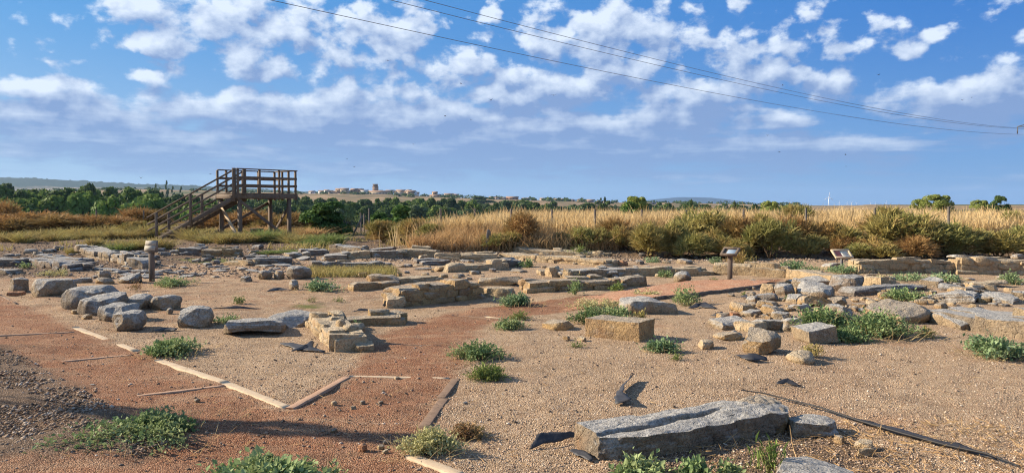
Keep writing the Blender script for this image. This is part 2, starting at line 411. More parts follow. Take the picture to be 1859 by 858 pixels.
def ground_mat():
    m, k, out = mat_new('gravel_ground')
    geo = k.new('ShaderNodeNewGeometry'); v = geo.outputs['Position']
    at = k.new('ShaderNodeAttribute'); at.attribute_name = 'zone'; at.attribute_type = 'GEOMETRY'
    zs = k.new('ShaderNodeSeparateColor'); k.l.new(at.outputs['Color'], zs.inputs[0]); red, dark, green = zs.outputs
    at2 = k.new('ShaderNodeAttribute'); at2.attribute_name = 'far_zone'; at2.attribute_type = 'GEOMETRY'
    z2 = k.new('ShaderNodeSeparateColor'); k.l.new(at2.outputs['Color'], z2.inputs[0]); far, field, soil = z2.outputs
    n0 = k.noise(v, .55, 5, .6); n1 = k.noise(v, 3.1, 5, .65); n2 = k.noise(v, 13, 4, .7)
    vc = k.voro(v, 118.); cellr = k.new('ShaderNodeSeparateColor'); k.l.new(vc.outputs['Color'], cellr.inputs[0])
    cr = cellr.outputs[0]
    grav = k.ramp(cr, [(0, (.15, .095, .058)), (.16, (.36, .235, .14)), (.5, (.53, .37, .235)), (.82, (.64, .47, .31)), (1, (.78, .65, .49))])
    redc = k.ramp(cr, [(0, (.09, .04, .024)), (.3, (.29, .125, .066)), (.7, (.42, .195, .105)), (1, (.54, .33, .21))])
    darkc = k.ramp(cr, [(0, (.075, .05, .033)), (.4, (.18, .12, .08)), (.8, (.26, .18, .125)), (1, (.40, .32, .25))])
    rm = k.mapr(k.math('ADD', red, k.math('MULTIPLY', k.math('SUBTRACT', k.noise(v, 2.4, 7, .75), .5), 1.5)), .3, .7)
    rm = k.math('MULTIPLY', rm, k.mapr(k.noise(v, 1.3, 5, .65), .34, .60, .66, 1.))
    c = k.mix(rm, grav, redc)
    # reddish stains in the gravel
    c = k.mix(k.mapr(n0, .54, .70, 0, .45), c, (.42, .215, .125))
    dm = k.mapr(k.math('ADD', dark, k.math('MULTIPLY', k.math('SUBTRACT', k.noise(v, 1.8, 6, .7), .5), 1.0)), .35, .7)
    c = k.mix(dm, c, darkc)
    # patches of bare dusty earth between the gravel
    c = k.mix(k.mapr(n1, .56, .72, 0, .45), c, (.34, .225, .145))
    c = k.mix(k.mapr(n2, .62, .75, 0, .5), c, (.17, .12, .085))
    wd = k.noise(k.vmath('MULTIPLY', v, (.5, 1.3, 1)), 1.6, 6, .62, 1.2)
    c = k.mix(k.mapr(wd, .50, .66, 0, .38), c, (.22, .145, .09))
    c = k.mix(k.mapr(wd, .46, .34, 0, .30), c, (.60, .45, .30))
    gm = k.mapr(k.math('ADD', green, k.math('MULTIPLY', k.math('SUBTRACT', k.noise(v, 3.5, 5, .7), .5), 1.0)), .45, .75)
    c = k.mix(gm, c, (.20, .21, .07))
    # brown soil (bank)
    sc_ = k.mix(k.noise(v, 4, 5, .7), (.20, .135, .085), (.36, .26, .17))
    c = k.mix(soil, c, sc_)
    # far: fields, scrub
    nf = k.noise(v, .012, 5, .6, .4); nf2 = k.noise(v, .06, 5, .65)
    farc = k.ramp(nf, [(.35, (.08, .10, .04)), (.46, (.20, .14, .08)), (.56, (.34, .235, .135)), (.66, (.13, .11, .055))])
    farc = k.mix(k.mapr(nf2, .48, .62, 0, .6), farc, (.12, .12, .055))
    c = k.mix(far, c, farc)
    fc = k.mix(k.noise(v, .15, 4), (.10, .24, .045), (.16, .30, .07))
    c = k.mix(field, c, fc)
    near = k.math('SUBTRACT', 1., far)
    bp = k.math('ADD', k.math('MULTIPLY', k.math('SUBTRACT', 1., vc.outputs['Distance']), .9), k.math('MULTIPLY', n2, .7))
    bp = k.math('ADD', bp, k.math('MULTIPLY', n1, 2.))
    finish(k, out, c, .95, k.math('MULTIPLY', bp, near), .95, .032, .12)
    return m
M_GROUND = ground_mat()

def simple_noise_mat(name, c1, c2, scale=5, rough=.85, bump=.4, dist=.01, stretch=(1, 1, 1), spec=.25, space='Object', rnd=0., dark=None):
    m, k, out = mat_new(name)
    tc = k.new('ShaderNodeTexCoord').outputs[space]
    v = k.vmath('MULTIPLY', tc, stretch)
    n = k.noise(v, scale, 6, .65)
    if rnd:
        oi = k.new('ShaderNodeObjectInfo'); n = k.math('ADD', n, k.math('MULTIPLY', k.math('SUBTRACT', oi.outputs['Random'], .5), rnd))
    c = k.mix(k.mapr(n, .3, .7), c1, c2)
    if dark: c = k.mix(k.mapr(k.noise(v, scale * 3.3, 5, .7), .55, .68, 0, .8), c, dark)
    finish(k, out, c, rough, k.noise(v, scale * 4, 5, .7), bump, dist, spec)
    return m
WOOD = simple_noise_mat('weathered_brown_wood', (.20, .15, .11), (.11, .085, .065), 6, .8, .5, .006, (1, 1, .18), dark=(.06, .04, .03))
WOOD_L = simple_noise_mat('bleached_and_sunlit_wood', (.60, .47, .32), (.46, .35, .23), 9, .85, .5, .003, (1, 1, 1), dark=(.34, .25, .16))
WOOD_M = simple_noise_mat('brown_timber', (.27, .18, .12), (.18, .12, .08), 9, .85, .5, .003, (1, 1, 1), dark=(.10, .065, .045))
WOOD_G = simple_noise_mat('grey_wood', (.22, .19, .16), (.135, .115, .095), 9, .85, .6, .006, (1, 1, .2), dark=(.07, .06, .05))
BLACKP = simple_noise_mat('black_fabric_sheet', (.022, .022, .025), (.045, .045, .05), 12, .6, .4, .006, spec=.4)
HOSE = simple_noise_mat('black_hose', (.012, .012, .014), (.03, .03, .033), 9, .6, .2, .003, spec=.25)
STEEL = simple_noise_mat('grey_steel', (.10, .10, .11), (.16, .16, .17), 4, .6, .1, .002, spec=.4)
BARK = simple_noise_mat('bark', (.10, .075, .05), (.06, .045, .032), 3, .95, .6, .02)
DIRT_DK = simple_noise_mat('dark_earth', (.13, .09, .06), (.20, .14, .09), 5, .95, .6, .02)

def leaf_mat(name, c1, c2, c3=None, trans=.25, island=1.0):
    m, k, out = mat_new(name)
    geo = k.new('ShaderNodeNewGeometry'); oi = k.new('ShaderNodeObjectInfo'); tc = k.new('ShaderNodeTexCoord').outputs['Object']
    f = k.math('ADD', k.math('MULTIPLY', geo.outputs['Random Per Island'], island), k.math('MULTIPLY', k.math('SUBTRACT', oi.outputs['Random'], .5), .5))
    c = k.mix(k.math('MINIMUM', k.math('MAXIMUM', f, 0.), 1.), c1, c2)
    if c3:
        c = k.mix(k.mapr(k.noise(k.vmath('ADD', tc, oi.outputs['Location']), c3[3], 3, .6), .46, .60, 0, c3[4]), c, c3[:3])
    d = k.new('ShaderNodeBsdfPrincipled'); k.put(d, 'Base Color', c); k.put(d, 'Roughness', .75); k.put(d, 'Specular IOR Level', .2)
    t = k.new('ShaderNodeBsdfTranslucent'); k.put(t, 'Color', c)
    ms = k.new('ShaderNodeMixShader'); k.put(ms, 0, trans); k.l.new(d.outputs[0], ms.inputs[1]); k.l.new(t.outputs[0], ms.inputs[2])
    k.l.new(ms.outputs[0], out.inputs['Surface']); return m
LF_WEED = leaf_mat('weed_leaf', (.13, .205, .075), (.30, .39, .17), (.38, .40, .19, 2.5, .45))
LF_WEED_B = leaf_mat('bluish_weed_leaf', (.14, .225, .10), (.30, .40, .21), (.36, .42, .21, 2.5, .35))
LF_PALE = leaf_mat('pale_weed_leaf', (.42, .41, .18), (.58, .55, .29), (.42, .30, .15, 3, .3))
LF_GRASS = leaf_mat('green_grass', (.13, .20, .05), (.26, .32, .10), (.36, .33, .15, 2, .4))
LF_RUST = leaf_mat('rusty_weed', (.20, .09, .05), (.30, .20, .09), (.20, .20, .08, 3, .5))
LF_YG = leaf_mat('yellow_green_grass', (.46, .38, .14), (.36, .32, .11), (.30, .21, .09, 1.2, .7))
LF_GOLD = leaf_mat('golden_grass', (.58, .42, .20), (.74, .58, .32), (.46, .30, .13, .5, .5), .3)
LF_DRY = leaf_mat('dry_orange_grass', (.46, .30, .14), (.60, .42, .21), (.38, .22, .10, 1., .6), .3)
LF_SHRUB = leaf_mat('olive_shrub', (.24, .21, .065), (.42, .35, .12), (.40, .24, .10, 1.3, .65))
LF_SHRUBG = leaf_mat('green_shrub', (.21, .215, .065), (.39, .36, .12), (.38, .27, .11, 1.2, .55))
LF_SHRUBB = leaf_mat('brown_shrub', (.30, .17, .065), (.44, .27, .11), (.21, .18, .06, 1.2, .5))
LF_TREE = leaf_mat('dark_tree_leaf', (.05, .09, .025), (.12, .18, .05), (.07, .10, .03, .25, .5))
LF_TREE2 = leaf_mat('light_tree_leaf', (.10, .165, .04), (.20, .28, .07), (.14, .18, .05, .25, .5))
LF_TREE3 = leaf_mat('bluish_tree_leaf', (.06, .10, .045), (.12, .17, .07), (.07, .10, .04, .25, .4))
LF_FIG = leaf_mat('bush_leaf', (.055, .115, .03), (.14, .24, .06), (.08, .13, .03, .8, .5))
LF_OLIVE = leaf_mat('olive_tree_leaf', (.20, .25, .06), (.34, .38, .11), (.16, .20, .05, .6, .5))
LF_STEM = simple_noise_mat('plant_stem', (.20, .20, .09), (.27, .24, .13), 8, .9, .2, .002)
LF_TWIG = simple_noise_mat('shrub_twig', (.13, .085, .05), (.19, .13, .08), 8, .9, .2, .002)

# ------------------------------------------------------------------ the ground, one sheet to the horizon
def poly_mask(x, y, pts, soft):
    """1 inside polygon (world points), fading over 'soft' metres"""
    P = np.array(pts); inside = np.zeros(x.shape, bool); dmin = np.full(x.shape, 1e9)
    n = len(P)
    for i in range(n):
        x1, y1 = P[i]; x2, y2 = P[(i + 1) % n]
        c = ((y1 > y) != (y2 > y)) & (x < (x2 - x1) * (y - y1) / (y2 - y1 + 1e-12) + x1); inside ^= c
        dx, dy = x2 - x1, y2 - y1; t = np.clip(((x - x1) * dx + (y - y1) * dy) / (dx * dx + dy * dy + 1e-9), 0, 1)
        dmin = np.minimum(dmin, np.hypot(x - x1 - t * dx, y - y1 - t * dy))
    s = np.where(inside, dmin, -dmin)
    return np.clip(.5 + s / (2 * soft), 0, 1)
def gp(pts): return [G(*p)[:2] for p in pts]

RED_A = gp([(-900, 560), (0, 536), (70, 566), (135, 595), (245, 636), (522, 742), (628, 686), (700, 600), (800, 570), (880, 556), (885, 583), (840, 640), (826, 688), (778, 768), (742, 830), (835, 870), (900, 1100), (-200, 1500), (-900, 900)])
SCREE = gp([(-700, 640), (0, 632), (60, 660), (130, 705), (210, 745), (330, 800), (250, 835), (0, 850), (-500, 1000)])
RED_B = gp([(880, 558), (1000, 545), (1120, 530), (1260, 513), (1330, 508), (1420, 506), (1400, 516), (1275, 537), (1120, 553), (1010, 568), (905, 582), (830, 600)])
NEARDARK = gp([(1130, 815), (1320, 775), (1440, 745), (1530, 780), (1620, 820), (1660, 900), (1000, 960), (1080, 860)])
GREENS = [gp([(300, 468), (400, 466), (470, 474), (350, 478)]), gp([(525, 552), (600, 548), (590, 560), (530, 560)]), gp([(560, 488), (720, 484), (735, 496), (570, 502)])]
def build_ground():
    ths = np.concatenate([np.linspace(-pi, radians(-44), 50)[:-1], np.linspace(radians(-44), radians(44), 620), np.linspace(radians(44), pi, 50)[1:]])
    rs = np.concatenate([[0.], np.geomspace(.8, 2.6, 14)[:-1], np.geomspace(2.6, 48, 470), np.geomspace(48, 8100, 160)[1:]])
    R, T = np.meshgrid(rs, ths, indexing='ij'); X = R * np.sin(T); Y = R * np.cos(T)
    Z = terrain_d(X.ravel(), Y.ravel()).reshape(X.shape)
    # the scree bank lies a little higher; soil mounds behind the ruins
    sm = poly_mask(X, Y, SCREE, .35); Z = Z + sm * (.05 + .05 * fbm2(X, Y, 3., 3, 7.))
    Z = Z - .0 * R
    nr, nt = X.shape
    V = np.stack([X.ravel(), Y.ravel(), Z.ravel()], 1)
    i, j = np.meshgrid(np.arange(nr - 1), np.arange(nt - 1), indexing='ij')
    a = (i * nt + j).ravel(); F = np.stack([a, a + nt, a + nt + 1, a + 1], 1)[:, ::-1]
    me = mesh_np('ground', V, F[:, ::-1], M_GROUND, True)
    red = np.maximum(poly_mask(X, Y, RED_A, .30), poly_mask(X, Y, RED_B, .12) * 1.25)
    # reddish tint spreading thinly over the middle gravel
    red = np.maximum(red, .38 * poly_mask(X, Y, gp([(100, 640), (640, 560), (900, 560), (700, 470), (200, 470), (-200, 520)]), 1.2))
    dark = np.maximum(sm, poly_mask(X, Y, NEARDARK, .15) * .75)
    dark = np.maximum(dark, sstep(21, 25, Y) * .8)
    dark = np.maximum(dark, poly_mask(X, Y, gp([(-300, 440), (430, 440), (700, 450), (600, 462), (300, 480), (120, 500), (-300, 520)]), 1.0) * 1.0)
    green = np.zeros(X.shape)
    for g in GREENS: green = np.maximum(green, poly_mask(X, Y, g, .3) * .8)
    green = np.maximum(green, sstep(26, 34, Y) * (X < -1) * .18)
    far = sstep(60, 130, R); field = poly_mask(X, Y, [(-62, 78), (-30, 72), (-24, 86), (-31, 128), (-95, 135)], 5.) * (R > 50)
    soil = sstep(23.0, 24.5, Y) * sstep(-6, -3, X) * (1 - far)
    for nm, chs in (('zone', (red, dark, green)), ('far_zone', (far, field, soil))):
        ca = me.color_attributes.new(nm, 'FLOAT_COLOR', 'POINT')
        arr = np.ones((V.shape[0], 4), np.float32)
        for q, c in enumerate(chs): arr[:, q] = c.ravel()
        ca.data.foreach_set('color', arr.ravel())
    tag(link('ground', me), kind='structure')
build_ground()

# raised terracotta path with a timber edge, running to the lectern sign
def build_path():
    top = gp([(1050, 541), (1150, 527), (1262, 513.5), (1400, 511)]); bot = gp([(1010, 567), (1120, 552), (1272, 536.5), (1388, 521)])
    n = 60; V = []; F = []
    def samp(P, t):
        P = np.array(P); s = t * (len(P) - 1); i = min(int(s), len(P) - 2); return P[i] + (P[i + 1] - P[i]) * (s - i)
    for i in range(n + 1):
        a = samp(top, i / n); b = samp(bot, i / n)
        for jj in range(9):
            p = a + (b - a) * jj / 8; rise = .055 * min(1, i / n * 2.2) - .012 - (.02 if i == 0 else 0)
            V.append((p[0], p[1], TZ(*p) + rise + .006 + .006 * vnoise([[p[0] * 5, p[1] * 5, 0]])[0]))
    for i in range(n):
        for jj in range(8):
            a = i * 9 + jj; F.append((a, a + 1, a + 10, a + 9))
    m, k, out = mat_new('terracotta_path')
    geo = k.new('ShaderNodeNewGeometry'); v = geo.outputs['Position']; vc = k.voro(v, 55.); s = k.new('ShaderNodeSeparateColor'); k.l.new(vc.outputs['Color'], s.inputs[0])
    c = k.ramp(s.outputs[0], [(0, (.22, .10, .055)), (.4, (.40, .19, .105)), (1, (.54, .34, .22))])
    c = k.mix(k.mapr(k.noise(v, 2.5, 5, .6), .5, .68, 0, .6), c, (.47, .32, .21))
    finish(k, out, c, .95, vc.outputs['Distance'], .6, -.01, .1)
    me = mesh_np('path', V, F, m, True); tag(link('path', me), kind='structure')
    mb = MB(); pts = [samp(bot, t) for t in np.linspace(.48, 1, 14)]
    pts = [(p[0], p[1], TZ(*p) + .012) for p in pts]
    for a, b in zip(pts[:-1], pts[1:]): mb.beam(a, (b[0], b[1], b[2] + .0), .05, .09)
    tag(mb.build('timber_edging', WOOD), 'dark board edging the near side of the raised terracotta path', 'timber edging', kind=None)
build_path()

# ------------------------------------------------------------------ air
def build_haze():
    m, k, out = mat_new('haze_air')
    v = k.new('ShaderNodeVolumePrincipled'); k.put(v, 'Density', .00008); k.put(v, 'Color', (.45, .68, 1.0, 1)); k.put(v, 'Anisotropy', .1)
    k.l.new(v.outputs[0], out.inputs['Volume'])
    mb = MB(); mb.box((0, 0, 86), (16500, 16500, 192)); o = mb.build('haze', m); tag(o, kind='stuff', label='thin bluish air between the ruins and the far hills')
build_haze()
exec_marker = 'STRUCTURE'

# ------------------------------------------------------------------ far hills and mountain
def hill_mat(name, dark, light, thr):
    m, k, out = mat_new(name); geo = k.new('ShaderNodeNewGeometry'); v = geo.outputs['Position']
    at = k.new('ShaderNodeAttribute'); at.attribute_name = 'up'; at.attribute_type = 'GEOMETRY'
    n = k.noise(k.vmath('MULTIPLY', v, (1, 1, 3.)), .0035, 6, .65)
    f = k.mapr(k.math('ADD', at.outputs['Fac'], k.math('MULTIPLY', k.math('SUBTRACT', n, .5), 1.3)), thr - .06, thr + .06)
    l2 = k.mix(k.mapr(k.noise(v, .012, 5, .6), .4, .6), light, tuple(c * .6 for c in light))
    c = k.mix(f, l2, dark)
    c = k.mix(k.mapr(k.noise(v, .05, 4, .7), .45, .6, 0, .5), c, tuple(x * .6 for x in dark))
    finish(k, out, c, .95, k.noise(v, .06, 4, .7), .5, 6, .05); return m
def ridge(name, D, xs, ys, x0, x1, depth, mat, zbase, jag, nx=700, seed=1.):
    px = np.linspace(x0, x1, nx); t = (px - CX) / FPX
    e = (HORY - np.interp(px, xs, ys)) / FPX * D + CAMH
    rows = np.linspace(0, 1, 26); V = []
    for s in rows:
        y = D - depth * (1 - s); X = t * y; prof = s ** .8
        z = zbase + (e - zbase) * prof
        z = z + fbm2(X, np.full_like(X, y), 1 / (D * .05), 5, seed) * D * .0016 * (1 - .5 * s)
        if s > .97: z = z + np.maximum(0, fbm2(X, np.full_like(X, y), 1 / (D * .0035), 3, seed + 4)) * jag
        V.append(np.stack([X, np.full_like(X, y), z], 1))
    V.append(np.stack([t * (D + depth), np.full_like(t, D + depth), np.full_like(t, zbase)], 1))
    V = np.concatenate(V); nr = 27; i, j = np.meshgrid(np.arange(nr - 1), np.arange(nx - 1), indexing='ij'); a = (i * nx + j).ravel()
    me = mesh_np(name, V, np.stack([a, a + 1, a + nx + 1, a + nx], 1), mat, True)
    ca = me.color_attributes.new('up', 'FLOAT_COLOR', 'POINT'); arr = np.ones((len(V), 4), np.float32)
    arr[:, :3] = np.repeat(np.concatenate([rows, [0]]), nx)[:, None]; ca.data.foreach_set('color', arr.ravel())
    return tag(link(name, me), kind='structure')
PINE_HILL = hill_mat('pine_hill', (.035, .055, .03), (.42, .32, .21), .55)
ridge('hills', 3600, [-200, 0, 60, 150, 250, 350, 450, 560, 650, 760, 900, 1000], [316, 322, 324, 329, 334, 337, 342, 348, 353, 360, 371, 376], -250, 1010, 900, PINE_HILL, -6, 9)
ridge('mountain', 7200, [1060, 1120, 1180, 1230, 1260, 1290, 1320, 1350, 1400, 1460], [375, 369, 363, 358, 358, 359, 362, 366, 371, 375], 1060, 1460, 900, hill_mat('mountain_haze_tint', (.015, .035, .075), (.03, .05, .09), .2), -10, 0, 200, 8.)  # bluish distance haze is put into the mountain colour

# ------------------------------------------------------------------ trees
def leaf_quads(C, N_, size, rng, asp=1.0):
    """one small quad per centre, with given preferred normal"""
    n = len(C); nr = N_ + rng.normal(size=(n, 3)) * .7; nr /= np.linalg.norm(nr, axis=1)[:, None]
    a = np.cross(nr, rng.normal(size=(n, 3))); a /= np.linalg.norm(a, axis=1)[:, None]; b = np.cross(nr, a)
    s = size * rng.uniform(.6, 1.35, n)[:, None]
    V = np.stack([C - a * s, C - b * s * asp, C + a * s, C + b * s * asp], 1).reshape(-1, 3)
    return V, np.arange(4 * n).reshape(-1, 4)
def crown_mesh(name, mat, rng, r=1., h=1., lobes=14, leaves=1500, leaf=.06, z0=.25):
    """crown in unit-ish size: radius r, height h, base at z0"""
    Cs = []; Ns = []
    for i in range(lobes):
        t = rng.uniform(0, 2 * pi); u = rng.uniform(.05, 1) ** .6; zz = rng.uniform(0, 1)
        prof = math.sqrt(max(0, 1 - (abs(zz - .38) / .66) ** 2))
        c = np.array([cos(t) * r * .68 * u * prof, sin(t) * r * .68 * u * prof, z0 + zz * (h - z0) * .82 + .05])
        lr = r * rng.uniform(.24, .46) * (1.1 - .35 * zz); k = int(leaves / lobes)
        d = rng.normal(size=(k, 3)); d[:, 2] = np.abs(d[:, 2]) * .9 - .2; d /= np.linalg.norm(d, axis=1)[:, None]
        rr = lr * rng.uniform(.55, 1.12, k) ** .6
        Cs.append(c + d * rr[:, None] * np.array((1, 1, .85))); Ns.append(d)
    C = np.concatenate(Cs); N_ = np.concatenate(Ns)
    V, F = leaf_quads(C, N_, leaf, rng)
    return mesh_np(name, V, F, mat)
def trunk_mesh(rng, r=.05, h=.6, limbs=5):
    mb = MB(); mb.tube([(0, 0, -.05), (.02, 0, h * .4), (-.01, .02, h)], [r, r * .7, r * .35], 7)
    for i in range(limbs):
        t = rng.uniform(0, 2 * pi); z = h * rng.uniform(.35, .7)
        mb.tube([(0, 0, z), (cos(t) * .15, sin(t) * .15, z + .14), (cos(t) * .28, sin(t) * .28, z + .34)], [r * .45, r * .3, r * .1], 5)
    return mesh_np('trunk', np.concatenate(mb.V), np.concatenate(mb.F), BARK, True)
rng = np.random.default_rng(5)
CROWNS = [[crown_mesh('crown', m, np.random.default_rng(20 + 7 * q + i), .5, 1., 22, 3200, .034, .04) for i in range(3)] for q, m in enumerate((LF_TREE, LF_TREE2, LF_TREE3))]
CROWN_FINE = crown_mesh('crown', LF_OLIVE, np.random.default_rng(91), .5, 1., 26, 11000, .018, .05); CROWN_FINE2 = crown_mesh('crown', LF_TREE, np.random.default_rng(92), .5, 1., 22, 9000, .02, .05)
TRUNKS = [trunk_mesh(np.random.default_rng(3 + i)) for i in range(3)]
def tree(px, D, wpx, toppy, kind=0, label='', group=None, name='tree', z=None, sink=0.):
    x = (px - CX) / FPX * D; z0 = TZ(x, D) if z is None else z
    ztop = CAMH + (HORY - toppy) / FPX * D; h = max(1.0, ztop - z0 + sink); w = wpx / FPX * D
    o = empty(name, (x, D, z0 - sink), rng.uniform(0, 6.28)); tag(o, label, 'tree', group)
    c = link('crown', CROWNS[kind][rng.integers(3)] if D > 100 else (CROWN_FINE if kind == 1 else CROWN_FINE2), parent=o); c.scale = (w * 1.1, w * 1.1, h * 1.04)
    t = link('trunk', TRUNKS[rng.integers(3)], parent=o); t.scale = (w * .8, w * .8, h)
    return o
TOPX = np.array([-100, 0, 60, 110, 160, 230, 280, 330, 400, 440, 560, 640, 760, 860, 960, 1100, 1250, 1400]); TOPY = np.array([338, 342, 345, 341, 336, 340, 346, 353, 360, 358, 356, 361, 360, 362, 365, 366, 369, 370])
def topat(px): return float(np.interp(px, TOPX, TOPY))
# left wood
GL = 'trees of the riverside wood left of the tower'
for i in range(66):
    px = -60 + i * 7.4 + rng.uniform(-6, 6); D = [135, 170, 215][i % 3] * rng.uniform(.94, 1.06)
    if D < 150: top = topat(px) + rng.uniform(8, 26); kd = rng.choice([0, 1, 1])
    else: top = topat(px) + rng.uniform(-2, 10); kd = rng.choice([0, 0, 1, 2])
    tree(px, D, rng.uniform(60, 100) * 150 / D, top, int(kd), 'green broadleaf tree massed in the riverside wood left of the tower', GL)
GM = 'trees of the riverside wood beyond the tower and bush'
for i in range(80):
    px = 425 + i * 5.6 + rng.uniform(-5, 5); D = [230, 290, 350][i % 3] * rng.uniform(.94, 1.06)
    top = topat(px) + (rng.uniform(6, 20) if D < 260 else rng.uniform(-1, 7)); kd = rng.choice([0, 0, 2, 1])
    tree(px, D, rng.uniform(34, 56) * 250 / D + 6, top, int(kd), 'green riverside tree in the wide wood below the far town', GM)
GR = 'treetops showing over the dry grass'
for i in range(44):
    px = 860 + i * 13 + rng.uniform(-6, 6); D = [260, 340, 430][i % 3] * rng.uniform(.95, 1.05)
    top = topat(px) + rng.uniform(-1, 5); kd = rng.choice([0, 2, 1])
    tree(px, D, rng.uniform(34, 56) * 280 / D + 4, top, int(kd), 'distant dark treetop peeking over the far edge of the dry grass', GR)
# single trees one can point to
tree(12, 230, 40, 335, 2, 'dark round tree at the left edge above the riverside wood')
tree(40, 300, 34, 336, 2, 'dark round tree standing on the brown slope, second from the left edge')
tree(1120 - 30, 560, 12, 359, 0, 'left of two dark cypress-like trees by the white gabled far house'); tree(1098, 560, 10, 358, 0, 'right of two dark cypress-like trees by the white gabled far house')
tree(870, 700, 60, 356, 0, 'wide dark tree clump at the right end of the far town')
tree(1155, 46, 54, 351, 1, 'leafy tree with light gaps rising above the dry grass near the middle')
tree(1254, 150, 22, 363, 0, 'small dark round treetop on the horizon right of the leafy tree')
tree(1330, 150, 20, 364, 0, 'small dark treetop on the horizon above the largest shrub')
tree(1398, 60, 40, 359, 1, 'low green treetop above the dry grass left of the wind turbines')
tree(1428, 70, 36, 364, 1, 'low spreading green treetop beside the one left of the turbines')
tree(1698, 50, 56, 348, 1, 'rounded yellow-green tree rising behind the golden grass on the right')
tree(1668, 52, 34, 357, 1, 'lower green lobe-shaped tree joined to the left of the rounded tree')
tree(1815, 56, 34, 354, 0, 'dark scrubby tree behind the golden grass near the right edge')
tree(1778, 58, 36, 359, 1, 'low green bushy tree between the rounded tree and the right edge')
# cypresses near the far farm building
cy_me = crown_mesh('crown', LF_TREE, np.random.default_rng(77), .5, 1., 16, 500, .07, .02)
for px, top, lb in ((304, 328, 'tallest dark cypress near the flat far building left of the stairs'), (284, 334, 'thin dark cypress just right of the flat far building'), (315, 338, 'short cypress right of the tallest one'), (330, 339, 'small dark cypress nearest to the stair rails')):
    D = 700; x, y, z = GD(px, D); ztop = CAMH + (HORY - top) / FPX * D
    o = empty('cypress_tree', (x, y, z)); tag(o, lb, 'tree'); c = link('crown', cy_me, parent=o); c.scale = (5, 5, ztop - z)
    t = link('trunk', TRUNKS[0], parent=o); t.scale = (2, 2, 3)
# far woods as one mass
def far_wood():
    r = np.random.default_rng(9); Cs = []; n = 900
    for i in range(n):
        px = r.uniform(-80, 1460); D = r.uniform(430, 640); x = (px - CX) / FPX * D; z = float(terrain(x, D)); h = r.uniform(5, 9)
        k = 70; d = r.normal(size=(k, 3)); d /= np.linalg.norm(d, axis=1)[:, None]; d[:, 2] = np.abs(d[:, 2])
        Cs.append(np.array((x, D, z)) + d * np.array((h * .6, h * .6, h)) * r.uniform(.7, 1.05, (k, 1)))
    for i in range(260):      # scrub and trees along the brow among the houses
        px = r.uniform(-60, 1450); D = r.uniform(900, 1120); x = (px - CX) / FPX * D; z = float(terrain(x, D)); h = r.uniform(2.5, 5)
        k = 40; d = r.normal(size=(k, 3)); d /= np.linalg.norm(d, axis=1)[:, None]; d[:, 2] = np.abs(d[:, 2])
        Cs.append(np.array((x, D, z)) + d * np.array((h * 1.3, h * .8, h)) * r.uniform(.7, 1.05, (k, 1)))
    C = np.concatenate(Cs); V, F = leaf_quads(C, np.tile((0, -.3, .8), (len(C), 1)), 1.1, r)
    tag(link('wood', mesh_np('wood', V, F, LF_TREE)), 'far-off dark green wood covering the valley floor', 'wood', kind='stuff')
far_wood()
# young poplar rows (pale upright crop) between the tower bush and the fence gap
def poplar_rows():
    r = np.random.default_rng(4); V = []; F = []; n = 0
    for i in range(2600):
        D = r.uniform(95, 120); px = r.uniform(612, 790); x = (px - CX) / FPX * D; z = float(terrain(x, D)); h = r.uniform(2.5, 4.6) * (1.0); w = r.uniform(.08, .2)
        t = r.uniform(0, 3.14); dx, dy = cos(t) * w, sin(t) * w
        V += [(x - dx, D - dy, z), (x + dx, D + dy, z), (x + dx * .8, D + dy * .8, z + h * .6), (x + r.normal() * .1, D, z + h)]; F.append((n, n + 1, n + 2, n + 3)); n += 4
    tag(link('sapling_rows', mesh_np('sapling_rows', V, F, LF_FIG)), 'pale green upright saplings planted in dense rows beyond the bush', 'saplings', kind='stuff')
poplar_rows()

